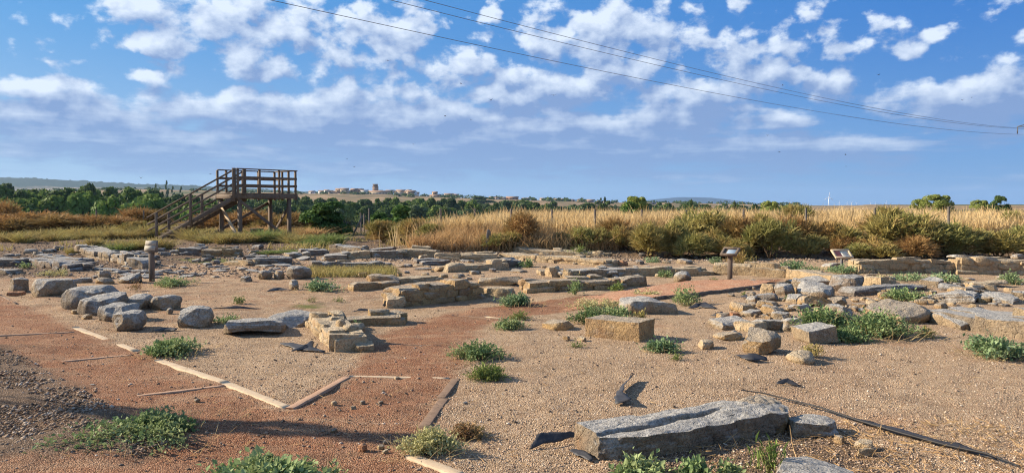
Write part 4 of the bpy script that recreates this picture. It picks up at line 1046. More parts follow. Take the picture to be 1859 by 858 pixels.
plank((828, 690), (800, 722), .09, .02, WOOD_M, 'half-buried upper brown timber at the right side of the path')
plank((806, 724), (768, 775), .10, .03, WOOD_M, 'cracked brown timber at the right side of the path')
plank((744, 830), (835, 868), .10, .05, WOOD_L, 'short pale timber under the pale weed at the bottom edge')
plank((208, 724), (408, 700), .06, .022, WOOD_L2, 'narrow brown batten crossing the red path in front')
plank((85, 660), (240, 645), .05, .02, WOOD_L2, 'thin half-buried batten crossing the red path farther back')
plank((-40, 612), (134, 603), .05, .02, WOOD_L2, 'thinnest batten crossing the red path near the boulders')
plank((-60, 852), (255, 836), .07, .02, WOOD_M, 'brown batten below the nearest leafy weed')
plank((0, 536), (32, 552), .05, .015, WOOD_M, 'pale edging strip by the leftmost boulders', seg=4)
plank((118, 709), (158, 723), .06, .03, WOOD_L, 'short broken pale timber sticking out of the scree', seg=4)
plank((880, 573), (912, 580), .05, .012, WOOD_L, 'short pale batten at the near end of the raised path', seg=4)
plank((820, 571), (905, 579), .03, .008, WOOD_M, 'thin dark batten at the bend of the path', seg=5)
plank((725, 626), (800, 628), .03, .006, WOOD_M, 'faint thin batten in the red gravel beyond the path timber', seg=5)

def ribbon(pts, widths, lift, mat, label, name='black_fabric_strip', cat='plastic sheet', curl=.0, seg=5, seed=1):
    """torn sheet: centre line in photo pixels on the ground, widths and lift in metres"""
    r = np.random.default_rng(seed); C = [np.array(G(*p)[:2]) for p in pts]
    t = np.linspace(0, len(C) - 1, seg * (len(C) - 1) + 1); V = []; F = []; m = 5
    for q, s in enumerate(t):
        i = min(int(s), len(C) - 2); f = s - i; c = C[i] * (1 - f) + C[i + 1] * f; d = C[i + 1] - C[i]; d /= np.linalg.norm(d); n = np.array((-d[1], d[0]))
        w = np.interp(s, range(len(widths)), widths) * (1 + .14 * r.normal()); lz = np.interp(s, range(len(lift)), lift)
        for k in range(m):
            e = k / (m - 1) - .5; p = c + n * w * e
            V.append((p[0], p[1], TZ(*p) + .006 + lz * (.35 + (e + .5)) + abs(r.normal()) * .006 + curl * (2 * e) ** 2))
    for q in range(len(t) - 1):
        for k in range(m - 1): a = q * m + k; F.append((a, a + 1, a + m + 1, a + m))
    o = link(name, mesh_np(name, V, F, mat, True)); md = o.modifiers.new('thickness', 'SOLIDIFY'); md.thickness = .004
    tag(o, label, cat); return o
ribbon([(1148, 690), (1130, 708), (1124, 722), (1132, 738)], [.03, .06, .07, .14], [.05, .04, .03, .03], BLACKP, 'black curled fabric scrap standing on the gravel above the long stone', seed=3)
ribbon([(962, 817), (985, 808), (1015, 803), (1050, 796)], [.01, .07, .06, .02], [.0, .05, .05, .02], BLACKP, 'black fabric edge poking out left of the long stone', seed=4)
ribbon([(1036, 820), (1055, 828), (1075, 838)], [.03, .07, .02], [.01, .02, .01], BLACKP, 'small black fabric flap at the left end of the long stone', seed=5)
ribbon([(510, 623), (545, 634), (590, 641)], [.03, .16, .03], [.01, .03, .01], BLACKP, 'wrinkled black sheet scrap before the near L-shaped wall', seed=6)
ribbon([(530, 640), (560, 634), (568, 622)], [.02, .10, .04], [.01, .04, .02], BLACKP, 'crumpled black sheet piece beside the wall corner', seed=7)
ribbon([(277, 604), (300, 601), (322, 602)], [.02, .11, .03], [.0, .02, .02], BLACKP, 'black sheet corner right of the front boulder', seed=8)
ribbon([(1338, 648), (1362, 656), (1392, 656)], [.02, .14, .05], [.0, .05, .03], BLACKP, 'curled dark scrap in front of the big ochre block', seed=9)
ribbon([(1410, 699), (1428, 697), (1455, 701)], [.02, .06, .01], [.01, .03, .0], BLACKP, 'tiny black scrap on the gravel above the black hose', seed=10)
ribbon([(1250, 561), (1272, 557), (1300, 562)], [.03, .15, .02], [.01, .05, .0], BLACKP, 'black sheet corner right of the grey flat stone', seed=11)
ribbon([(1290, 574), (1302, 575), (1312, 570)], [.02, .07, .02], [.0, .04, .02], BLACKP, 'small black scrap left of the rubble heap', seed=12)
ribbon([(1337, 540), (1350, 540), (1358, 541)], [.03, .09, .03], [.0, .03, .01], BLACKP, 'small black scrap by the path edge', seed=13)
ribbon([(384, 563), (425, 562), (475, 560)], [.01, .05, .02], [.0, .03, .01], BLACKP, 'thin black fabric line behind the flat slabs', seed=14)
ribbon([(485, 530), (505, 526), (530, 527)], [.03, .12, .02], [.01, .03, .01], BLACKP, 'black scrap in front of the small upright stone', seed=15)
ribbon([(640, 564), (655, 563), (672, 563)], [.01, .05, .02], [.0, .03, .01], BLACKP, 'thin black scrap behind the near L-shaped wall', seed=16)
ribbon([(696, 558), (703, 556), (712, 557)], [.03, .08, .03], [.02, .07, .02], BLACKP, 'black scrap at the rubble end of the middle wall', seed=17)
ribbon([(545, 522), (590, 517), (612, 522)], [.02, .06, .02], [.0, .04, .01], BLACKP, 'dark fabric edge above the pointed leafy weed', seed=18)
def hose():
    pts = [(1345, 712), (1385, 717), (1430, 727), (1490, 744), (1560, 768), (1640, 793), (1720, 815), (1790, 834), (1850, 855)]
    C = [G(*p) for p in pts]; mb = MB(); mb.tube([(x, y, z + .025 + .012 * (i % 2)) for i, (x, y, z) in enumerate(C)], [.004, .006, .008, .008, .009, .009, .009, .008, .004], 8)
    tag(mb.build('hose', HOSE, smooth=True), 'long black hose lying across the gravel at lower right', 'hose')
    ribbon([(1540, 757), (1600, 775), (1680, 800), (1750, 818), (1810, 838)], [.02, .08, .07, .06, .01], [.0, .01, .01, .01, 0], BLACKP, 'black fabric strip alongside the long hose', seed=31)
hose()

# ------------------------------------------------------------------ stones
stone_n = [0]
def S(x0, y0, x1, y1, mat, label, ratio=.6, block=.6, cuts=5, rz=0., n=12, rough=.05, taper=.1, strata=0., minh=.05, group=None, name='stone', lift=0., cat='stone', D=None, maxh=9.):
    stone_n[0] += 1; r = np.random.default_rng(1000 + stone_n[0])
    px = (x0 + x1) / 2; x, y, z = G(px, y1 - 1) if D is None else GD(px, D)
    if abs(rz) < .16 and ratio > .5: rz = rz + (r.uniform(-1.0, -.55) if r.uniform() < .75 else r.uniform(.2, .6))
    if group is None and block < .9: rough = rough * 1.35; n = n + 4
    n = min(n, 30)
    if group is None and D is None: ratio *= 1.45
    L = (x1 - x0) / FPX * y * (1.16 if group is None and D is None else 1.); W = ratio * L
    # height from the visible outline
    for _ in range(6):
        h = CAMH - (y0 - HORY) * (y + W * .8) / FPX - z - lift
        if h < minh: W *= .8
        else: break
    h = max(h * .88, minh) ; h = min(h, L * 1.6, maxh)
    if abs(rz) > .05: L = L / (abs(cos(rz)) + abs(sin(rz)) * ratio) * 1.0; W = max(.05, min(W, ratio * L))
    P, F = rock(L * 1.06, W, h * 1.16, r, n, block, cuts, rough, taper, strata, tilt=.07); P[:, 2] -= h * .15
    me = mesh_np(name, P, F, mat, True, sharp=38)
    o = link(name, me, (x, y + W / 2, z + lift), rz); tag(o, label, cat, group); return o
def wall(p0, p1, hpx, th, mat, label, ch=.11, ln=(.16, .42), ragged=.3, n=4, seed=1, name='ruined_wall', deep=None, rough=.05, taperend=.5, block=.82):
    r = np.random.default_rng(seed); A = np.array(G(*p0)[:2]); B = np.array(G(*p1)[:2]); L = np.linalg.norm(B - A); u = (B - A) / L
    D = (A[1] + B[1]) / 2; H = hpx / FPX * D; th *= 1.25; nc = max(1, int(round(H / ch))); ch = H / nc; Vs = []; Fs = []; nn = 0; rows = 1 if th < .32 else (2 if th < .8 else 3)
    for c in range(nc):
        top = c == nc - 1
        for rw in range(rows):
            s = r.uniform(-.08, .06); e = L + r.uniform(-.06, .08)
            if nc > 1: s += c * ch * taperend * r.uniform(.2, 1.4); e -= c * ch * taperend * r.uniform(.2, 1.4)
            while s < e - .06:
                l = min(r.uniform(*ln) * 1.35, e - s + .05)
                if not (top and r.uniform() < ragged * (.6 if rw == 0 else 1)):
                    hh = ch * r.uniform(.9, 1.1) * (r.uniform(.55, 1.45) if top else 1.05); w = th / rows
                    P, F = rock(l * 1.02, w * r.uniform(.9, 1.12), hh, r, n + 1, block, 3, rough, .06, tilt=.03)
                    a = r.normal() * .07; P[:, :2] = P[:, :2] @ np.array([[cos(a), sin(a)], [-sin(a), cos(a)]])
                    P += np.array((s + l / 2, w * (rw + .5) + r.normal() * .022, c * ch * .99 - .02))
                    Vs.append(P); Fs.append(F + nn); nn += len(P)
                s += l
    P, F = rock(L * .97, th * .9, H * .90, r, 12, .97, 0, .03, .02); P += np.array((L / 2, th / 2, -.01)); Vs.append(P); Fs.append(F + nn)
    V = np.concatenate(Vs); F = np.concatenate(Fs); az = atan2(u[1], u[0])
    # follow the ground
    ws = A[None, :] + np.outer(V[:, 0], u) + np.outer(V[:, 1], (-u[1], u[0])); z0 = TZ(*A); V[:, 2] += terrain_d(ws[:, 0], ws[:, 1]) - z0
    o = link(name, mesh_np(name, V, F, mat, True, sharp=38), (A[0], A[1], z0), az); tag(o, label, 'wall'); return o

# -- boulder row on the left
S(10, 499, 44, 533, ST_GREY, 'cracked brown boulder at the far left of the boulder row', .9, 0.48, 2, .1, 14)
S(42, 500, 118, 540, ST_GREY, 'big brown flat-topped boulder, second from the left of the row', .75, 0.58, 2, -.1, 18)
S(112, 514, 184, 564, ST_GREY, 'large weathered boulder behind the grey ones, orange at its left side', .9, 0.53, 2, -.2, 18)
S(138, 527, 208, 575, ST_GREY, 'grey boulder in the middle of the boulder row', .9, 0.48, 2, -.3, 18)
S(205, 531, 260, 566, ST_GREY, 'rounded grey boulder behind and right of the front ones', .8, .4, 4, .2, 16)
S(160, 540, 238, 588, ST_GREY, 'long grey boulder leaning against the front one', .8, 0.38, 2, -.5, 18)
S(176, 553, 250, 605, ST_GREY, 'largest smooth grey boulder at the front of the row', .85, 0.40, 2, .35, 22, .04)
S(258, 530, 316, 566, ST_GREY, 'low flat-faced grey stone between the front boulders and the egg-shaped one', .8, .5, 8, .1, 16)
S(309, 547, 371, 598, ST_GREY, 'egg-shaped grey boulder standing alone at the right of the row', .9, .38, 3, .2, 18, .04)
S(299, 557, 312, 573, ST_GREY, 'small round stone beside the egg-shaped boulder', .8, .3, 3)
S(124, 560, 143, 573, ST_OCHRE, 'small stone wedged under the orange-sided boulder', .8, .7, 4)
S(143, 569, 162, 582, ST_OCHRE, 'small square stone under the middle boulder', .8, .7, 4)
S(8, 528, 34, 538, ST_RED, 'flat reddish stone at the foot of the leftmost boulder', .7, .7, 5)
S(166, 503, 200, 517, ST_OCHRE, 'smooth yellow flat stone behind the boulder row', .7, .6, 5)
S(202, 497, 252, 516, ST_GREY, 'flat grey slab left of the box sign', .6, .7, 5, strata=.1)
S(168, 489, 196, 505, ST_GREY, 'squat dark stone behind the yellow flat one', .7, .7, 5)
S(124, 502, 160, 516, ST_GREY, 'low grey stone behind the orange-sided boulder', .6, .6, 5)
S(462, 485, 494, 508, ST_GREY, 'left round boulder of the small group behind the upright stone', .9, .25, 3)
S(494, 487, 516, 507, ST_GREY, 'middle small boulder of the round group', .8, .4, 4)
S(513, 479, 559, 508, ST_GREY, 'right and largest round boulder of the small group', .9, .35, 4, .1, 16)
S(521, 503, 541, 526, ST_GREY, 'small upright rounded stone left of the green weed', .6, .35, 3)
S(431, 498, 454, 513, ST_GREY, 'small pale stone on the gravel left of the round group', .8, .5, 5)
S(1225, 490, 1262, 514, ST_GREY, 'rounded grey boulder on the gravel left of the lectern', .8, .38, 4, 0, 16, .03)
# -- near slabs and walls
S(384, 569, 500, 612, ST_GREY, 'broad flat grey slab in the left foreground of the ruins', .85, .8, 6, .25, 22, .05, .1, .06, maxh=.17)
S(470, 563, 556, 596, ST_GREY, 'second flat grey slab touching the near L-shaped wall', .9, .8, 6, -.3, 20, .05, .1, .06, maxh=.15)
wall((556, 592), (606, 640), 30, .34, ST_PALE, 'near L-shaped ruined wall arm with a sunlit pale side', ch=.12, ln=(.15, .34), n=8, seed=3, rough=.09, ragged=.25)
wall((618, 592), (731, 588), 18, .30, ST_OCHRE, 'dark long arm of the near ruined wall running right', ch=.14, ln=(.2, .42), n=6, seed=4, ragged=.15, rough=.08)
S(588, 597, 653, 637, ST_PALE, 'square ochre end block of the near ruined wall', .8, .95, 3, .25, 16, .05, .04)
S(601, 577, 628, 597, ST_PALE, 'knobbly pale stone on top of the near wall arm', .8, .5, 5, lift=.16, D=9.1, maxh=.12)
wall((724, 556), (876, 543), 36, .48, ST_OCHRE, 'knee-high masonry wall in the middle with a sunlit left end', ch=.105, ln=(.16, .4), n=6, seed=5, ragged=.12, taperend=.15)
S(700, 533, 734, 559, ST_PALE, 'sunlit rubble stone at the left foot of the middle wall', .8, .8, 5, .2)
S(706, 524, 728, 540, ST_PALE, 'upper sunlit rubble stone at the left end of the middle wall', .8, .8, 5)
wall((640, 527), (726, 522), 13, .42, ST_OCHRE, 'low slab wall left of the middle masonry wall', ch=.16, ln=(.3, .7), n=6, seed=6, ragged=.1)
S(664, 495, 724, 516, ST_OCHRE, 'rounded log-like stone on the low slab wall', .45, .6, 4, -.06)
wall((728, 514), (800, 506), 8, .5, ST_PALE, 'low rubble line behind the middle masonry wall', ch=.1, ln=(.12, .3), n=4, seed=7, ragged=.3)
S(874, 500, 942, 521, ST_OCHRE, 'dark rectangular block behind the leaning pale slab', .4, .9, 3, -.03, 12)
S(878, 518, 934, 541, ST_PALE, 'pale sloping slab right of the middle masonry wall', .5, .8, 5, -.2, 12)
wall((958, 531), (1128, 524), 20, .50, ST_OCHRE, 'long low flagstone-topped wall ending in a brown boulder', ch=.11, ln=(.2, .55), n=5, seed=8, ragged=.2)
S(1118, 498, 1173, 522, ST_OCHRE, 'brown boulder block at the right end of the flagstone-topped wall', .6, .8, 4, -.1, 14)
wall((1020, 504), (1165, 500), 16, .5, ST_GREY, 'dark-faced wall with rough capstones behind the flagstone-topped one', ch=.1, ln=(.14, .36), n=5, seed=9, ragged=.25)
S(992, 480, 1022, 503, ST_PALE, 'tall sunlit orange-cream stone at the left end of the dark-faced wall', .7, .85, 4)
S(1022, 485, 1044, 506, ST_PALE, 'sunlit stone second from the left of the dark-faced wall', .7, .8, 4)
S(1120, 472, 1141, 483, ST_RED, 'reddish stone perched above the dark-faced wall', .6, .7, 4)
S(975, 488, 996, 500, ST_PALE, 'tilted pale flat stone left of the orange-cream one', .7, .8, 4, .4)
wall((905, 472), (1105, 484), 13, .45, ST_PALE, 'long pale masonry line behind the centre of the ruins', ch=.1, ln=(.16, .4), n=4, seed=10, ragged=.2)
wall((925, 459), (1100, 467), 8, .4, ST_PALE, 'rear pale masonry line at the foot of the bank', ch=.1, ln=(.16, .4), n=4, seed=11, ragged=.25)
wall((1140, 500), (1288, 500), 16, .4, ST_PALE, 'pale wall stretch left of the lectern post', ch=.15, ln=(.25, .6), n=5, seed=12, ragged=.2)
S(1232, 469, 1262, 481, ST_GREY, 'dark angular stone behind the rounded boulder', .7, .7, 5)
wall((1290, 498), (1425, 504), 18, .35, ST_PALE, 'ashlar wall of big pale blocks behind the lectern', ch=.26, ln=(.35, .75), n=7, seed=13, ragged=.0, rough=.04, taperend=.05)
wall((1425, 504), (1600, 524), 18, .38, ST_PALE, 'pale ashlar wall continuing right behind the rubble heap', ch=.26, ln=(.4, .9), n=7, seed=14, ragged=.0, rough=.04, taperend=.05)
wall((1556, 498), (1735, 497), 28, .5, ST_PALE, 'fieldstone wall below the tall right shrubs', ch=.13, ln=(.16, .42), n=6, seed=15, ragged=.25, rough=.07)
wall((1735, 498), (1880, 500), 30, .6, ST_PALE, 'fieldstone wall at the right edge with flat capstones', ch=.13, ln=(.16, .5), n=6, seed=16, ragged=.1, rough=.07)
S(1736, 463, 1818, 473, ST_GREY, 'long thin grey capstone on the right fieldstone wall', .35, .9, 3, lift=.34, minh=.04, D=18.1)
S(1838, 460, 1868, 478, ST_GREY, 'grey capstone at the right edge on the fieldstone wall', .7, .7, 4, lift=.36, D=18., maxh=.2)
wall((1668, 582), (1788, 604), 25, .95, ST_GREY, 'wide low wall of grey-topped blocks right of the large weed', ch=.20, ln=(.3, .7), n=8, seed=17, ragged=.05, rough=.04, taperend=.1, block=.95)
wall((1788, 606), (1880, 618), 28, .95, ST_GREY, 'block wall running out of the view at the right edge', ch=.22, ln=(.3, .6), n=8, seed=18, ragged=.05, rough=.04, taperend=.1, block=.95)
S(1592, 540, 1712, 588, ST_OCHRE, 'large domed boulder half hidden by the largest weed', .7, .5, 5, .1, 22)
S(1553, 514, 1675, 533, ST_SLATE, 'long grey slab tilted low across the right ruins', .35, .85, 4, .08, 14, strata=.1)
S(1684, 502, 1727, 522, ST_GREY, 'blocky grey stone beyond the long tilted slab', .7, .8, 4, -.1)
S(1712, 512, 1756, 529, ST_SLATE, 'flat dark stone right of the blocky grey stone', .7, .6, 5)
S(1740, 516, 1792, 533, ST_OCHRE, 'flat brown stone above the rock shelf', .7, .6, 5)
S(1665, 515, 1690, 527, ST_OCHRE, 'small rusty stone at the end of the tilted slab', .7, .6, 5)
S(1700, 527, 1800, 550, ST_GREY, 'broad layered rock shelf at the right', .6, .85, 5, .05, 18, strata=.1)
S(1800, 530, 1870, 552, ST_GREY, 'layered rock shelf end at the right edge', .6, .85, 5, -.05, 16, strata=.1)
S(1778, 508, 1830, 522, ST_PALE, 'pale low block behind the rock shelf', .5, .85, 4)
S(1842, 524, 1876, 545, ST_GREY, 'pale upright block at the right edge', .7, .75, 4)
S(1500, 474, 1532, 489, ST_GREY, 'grey stone at the foot of the red and cream panel', .7, .6, 5)
# -- rubble heap
HEAP = 'rubble heap stones'
for a in [
 (1350, 593, 1430, 646, ST_OCHRE, 'biggest ochre-faced block at the front of the rubble heap', .8, .8, 5, .15, 22),
 (1457, 583, 1521, 625, ST_GREY, 'grey square block beside the largest weed in the rubble heap', .8, .92, 3, -.1, 16),
 (1438, 635, 1490, 664, ST_PALE, 'pale pyramid-shaped stone in front of the rubble heap', .8, .35, 8, .3, 14),
 (1269, 613, 1299, 636, ST_PALE, 'small whitish pointed stone alone left of the rubble heap', .8, .4, 7, .2, 12),
 (1299, 575, 1366, 600, ST_GREY, 'projecting flat slab at the left front of the rubble heap', .6, .85, 4, .05, 14),
 (1338, 579, 1396, 604, ST_PALE, 'pale flat slab above the biggest block of the heap', .6, .85, 4, -.1, 14),
 (1372, 576, 1430, 600, ST_GREY, 'grey slab on the middle front of the heap', .6, .85, 4, .2, 14),
 (1426, 576, 1463, 602, ST_GREY, 'dark-sided slab left of the grey square block', .8, .8, 4, -.2, 12),
 (1302, 597, 1352, 620, ST_OCHRE, 'earthy ochre stone under the projecting slab', .8, .4, 5, .1, 12),
 (1385, 511, 1415, 534, ST_PALE, 'rounded cream stone at the path end of the heap', .8, .5, 4, 0, 12),
 (1395, 526, 1412, 534, ST_RED, 'small red brick-like stone under the rounded cream one', .6, .9, 3, 0, 6),
 (1410, 510, 1445, 537, ST_GREY, 'dark knobbly boulder right of the rounded cream stone', .8, .5, 6, 0, 14),
 (1438, 501, 1472, 526, ST_GREY, 'tall pointed grey stone at the back left of the heap', .7, .5, 6, 0, 12),
 (1465, 502, 1518, 517, ST_GREY, 'row-like low stone at the back of the heap', .5, .6, 5, 0, 12),
 (1456, 511, 1534, 541, ST_GREY, 'broad grey boulder in the back middle of the heap', .7, .6, 6, .1, 20),
 (1516, 495, 1585, 530, ST_SLATE, 'dark peaked slab boulder at the back right of the heap', .7, .6, 8, 0, 16),
 (1440, 518, 1462, 534, ST_OCHRE, 'small ochre block in front of the pointed stone', .7, .7, 5, .3, 10),
 (1429, 529, 1474, 551, ST_GREY, 'grey lump left of the long ochre stone', .7, .7, 5, 0, 12),
 (1465, 535, 1517, 558, ST_OCHRE, 'long rounded ochre stone in the middle of the heap', .5, .65, 3, 0, 14),
 (1376, 531, 1417, 547, ST_SLATE, 'flat slate slab at the left of the heap', .6, .9, 3, .1, 10),
 (1356, 534, 1380, 550, ST_GREY, 'small grey stone at the upper left edge of the heap', .7, .7, 5, 0, 10),
 (1379, 544, 1418, 557, ST_OCHRE, 'dark-edged slab below the flat slate one', .6, .8, 4, 0, 10),
 (1333, 547, 1380, 568, ST_OCHRE, 'smooth ochre slab at the left edge of the heap', .7, .7, 4, .1, 12),
 (1348, 560, 1388, 575, ST_GREY, 'wedge-shaped whitish-edged slab in the left heap', .6, .7, 5, 0, 10),
 (1388, 553, 1430, 573, ST_OCHRE, 'ochre slab in the centre left of the heap', .7, .7, 5, -.1, 12),
 (1305, 566, 1328, 578, ST_OCHRE, 'small ochre cube at the far left of the heap', .6, .9, 3, 0, 8),
 (1328, 566, 1345, 578, ST_RED, 'small reddish cube beside the ochre one', .6, .9, 3, 0, 8),
 (1405, 563, 1440, 582, ST_GREY, 'whitish grey stone above the middle front slab', .7, .6, 5, 0, 12),
 (1432, 549, 1478, 565, ST_GREY, 'low grey slab left of the weed in the heap', .6, .8, 4, 0, 12),
 (1510, 536, 1540, 555, ST_OCHRE, 'tan tilted slab right of the long ochre stone', .7, .7, 5, .2, 10),
 (1506, 548, 1556, 578, ST_GREY, 'hollow-sided slab over the left part of the largest weed', .6, .7, 5, 0, 14),
 (1550, 548, 1578, 563, ST_OCHRE, 'rusty brown small slab behind the largest weed', .6, .8, 4, 0, 10)]:
    S(*a[:6], *a[6:], name='stone')
# filler rubble in the heap
for i in range(80):
    px = srng.uniform(1310, 1590); py = srng.uniform(512, 612) ; w = srng.uniform(8, 24)
    if px > 1470 and py > 575: py -= 40
    S(px, py - w * .38, px + w, py, [ST_OCHRE, ST_GREY, ST_PALE, ST_OCHRE][i % 4], 'small broken stone filling the gaps of the rubble heap', .9, .5, 6, srng.uniform(-1.5, 1.5), 8, .09, group='small stones of the rubble heap')
# -- centre blocks
S(983, 578, 1040, 600, ST_OCHRE, 'low dark block left of the tangled weed', .6, .85, 5, .1, 12)
S(1077, 571, 1184, 618, ST_OCHRE, 'large ochre rectangular block with a grey right face', .40, .97, -2, -.66, 24, .035, .02)
S(1133, 540, 1227, 573, ST_GREY, 'flat grey stone with a dark right face behind the ochre block', .45, .85, 5, .12, 18)
S(1015, 610, 1038, 619, ST_OCHRE, 'small flat chip left before the ochre block', .7, .7, 5)
S(1046, 611, 1066, 620, ST_PALE, 'small pale chip nearer to the ochre block', .7, .7, 5)
# -- back walls, centre and left
for a in [
 ((632, 471), (674, 470), 14, .4, ST_PALE, 'short sunlit wall stub in the rear ruins'), ((676, 470), (732, 467), 13, .4, ST_GREY, 'dark slab wall right of the short sunlit stub'),
 ((713, 465), (793, 466), 14, .4, ST_PALE, 'sunlit pale wall in the rear centre with a dark right end'), ((790, 474), (905, 474), 15, .4, ST_PALE, 'long sunlit pale wall beside the leaning stake'),
 ((801, 455), (880, 455), 8, .35, ST_PALE, 'rearmost low pale wall left of the leaning stake'), ((813, 495), (928, 488), 13, .45, ST_PALE, 'pale crumbling rubble wall in the centre'),
 ((766, 483), (820, 481), 9, .5, ST_SLATE, 'low dark slab wall left of the crumbling rubble wall'), ((566, 488), (698, 485), 11, .45, ST_SLATE, 'long dark slab wall behind the yellow grass strip'),
 ((545, 464), (597, 462), 11, .4, ST_SLATE, 'dark low wall in the rear left of centre'), ((597, 457), (650, 460), 13, .5, ST_GREY, 'layered grey wall stub, highest in the rear'),
 ((588, 473), (632, 472), 11, .4, ST_GREY, 'grey wall stub left of the short sunlit one'), ((662, 460), (713, 460), 9, .4, ST_SLATE, 'thin dark wall behind the sunlit stubs'),
 ((455, 481), (526, 480), 13, .45, ST_SLATE, 'dark wall left of the long slab wall'), ((525, 471), (560, 469), 10, .4, ST_GREY, 'grey capped wall stub behind the round boulders'),
 ((-30, 484), (32, 484), 15, .45, ST_SLATE, 'dark slab wall at the left edge of the ruins'), ((33, 479), (124, 494), 14, .5, ST_SLATE, 'stepped flagstone wall slanting down on the left'),
 ((60, 472), (142, 480), 10, .4, ST_SLATE, 'low dark wall behind the stepped flagstone one'), ((136, 463), (200, 474), 15, .5, ST_GREY, 'curving wall of grey stones, its upper left part'),
 ((198, 474), (236, 485), 18, .5, ST_GREY, 'curving wall of grey stones, its lower right part'), ((323, 464), (362, 464), 14, .5, ST_SLATE, 'dark rubble stub left of the ochre one in the rear'),
 ((363, 465), (430, 465), 14, .4, ST_OCHRE, 'ochre rubble wall stub in the rear left'), ((448, 481), (474, 480), 12, .4, ST_SLATE, 'dark block stub in the rear left of the round boulders'),
 ((404, 481), (448, 483), 8, .4, ST_PALE, 'pale low stub beside the dark block stub'), ((905, 486), (950, 482), 12, .5, ST_SLATE, 'dark slab stub left of the small green weed'), ((-60, 497), (10, 500), 9, .4, ST_GREY, 'low grey wall end behind the far left boulder')]:
    wall(a[0], a[1], a[2], a[3], a[4], a[5], ch=.13, ln=(.2, .6), n=5, seed=int(a[0][0]) + 500, ragged=.22, rough=.07)
S(232, 467, 271, 488, ST_GREY, 'dark block with an orange left face behind the box sign', .6, .92, 3, .1, 10)
# flagstones and loose stones that nothing tells apart
for i in range(44):
    px = srng.uniform(140, 500); py = 484 + srng.uniform(0, 24) + (px - 300) * -.01; w = srng.uniform(16, 46)
    S(px, py - srng.uniform(3.5, 6), px + w, py, [ST_SLATE, ST_GREY][i % 2], 'thin grey flagstone lying in the band behind the box sign', .7, .9, 4, srng.uniform(-.4, .4), 6, group='flagstones behind the box sign', minh=.035)
for i in range(100):
    px = srng.uniform(560, 1300); py = srng.uniform(462, 512); w = srng.uniform(5, 22)
    S(px, py - w * .5, px + w, py, [ST_OCHRE, ST_GREY, ST_PALE, ST_SLATE][i % 4], 'small loose stone on the gravel between the low walls', .8, .6, 5, srng.uniform(-.5, .5), 5, group='loose stones between the low walls', minh=.03)
for i in range(44):
    px = srng.uniform(430, 930); py = srng.uniform(464, 496); w = srng.uniform(16, 44)
    S(px, py - srng.uniform(3.5, 7), px + w, py, [ST_SLATE, ST_GREY, ST_OCHRE][i % 3], 'flat broken slab lying between the low walls of the rear centre', .8, .88, 4, srng.uniform(-.9, .4), 6, group='flat slabs in the rear centre', minh=.04)
for i in range(90):
    px = srng.uniform(-20, 460); py = srng.uniform(450, 484); w = srng.uniform(8, 26)
    S(px, py - w * .4, px + w, py, [ST_SLATE, ST_GREY][i % 2], 'loose dark stone on the brown soil of the rear left', .8, .7, 5, srng.uniform(-.5, .5), 6, group='dark loose stones rear left', minh=.04)
for i in range(60):
    px = srng.uniform(1560, 1859); py = srng.uniform(505, 560); w = srng.uniform(8, 28)
    S(px, py - w * .45, px + w, py, [ST_OCHRE, ST_GREY, ST_PALE][i % 3], 'loose stone scattered around the right rock shelf', .8, .7, 5, srng.uniform(-.5, .5), 6, group='loose stones around the right rock shelf', minh=.04)

# past three hundred stones in view: the smallest-looking of the alike ones become one object
def gather_small(keep=150):
    L_ = [o for o in col.objects if o.name.split('.')[0] == 'stone' and o.get('group')]
    L_.sort(key=lambda o: -(max(v[0] for v in o.bound_box) - min(v[0] for v in o.bound_box)) / max(o.location.y, 1))
    mats = [ST_OCHRE, ST_GREY, ST_PALE, ST_SLATE]; Vs = []; Fs = []; Ms = []; n = 0
    for o in L_[keep:]:
        me = o.data; V = np.empty(len(me.vertices) * 3, np.float32); me.vertices.foreach_get('co', V); V = V.reshape(-1, 3)
        F = np.empty(len(me.loops), np.int32); me.loops.foreach_get('vertex_index', F); F = F.reshape(-1, 4); c, s = cos(o.rotation_euler[2]), sin(o.rotation_euler[2])
        W = np.stack([V[:, 0] * c - V[:, 1] * s + o.location.x, V[:, 0] * s + V[:, 1] * c + o.location.y, V[:, 2] + o.location.z], 1)
        Vs.append(W); Fs.append(F + n); n += len(W); Ms.append(np.full(len(F), mats.index(me.materials[0]) if me.materials[0] in mats else 0, np.int32)); bpy.data.objects.remove(o)
    me = mesh_np('small_rubble', np.concatenate(Vs), np.concatenate(Fs), mats, True, sharp=38); me.polygons.foreach_set('material_index', np.concatenate(Ms))
    tag(link('small_rubble', me), 'smallest broken stones strewn among the ruins', 'rubble', kind='stuff')
gather_small()

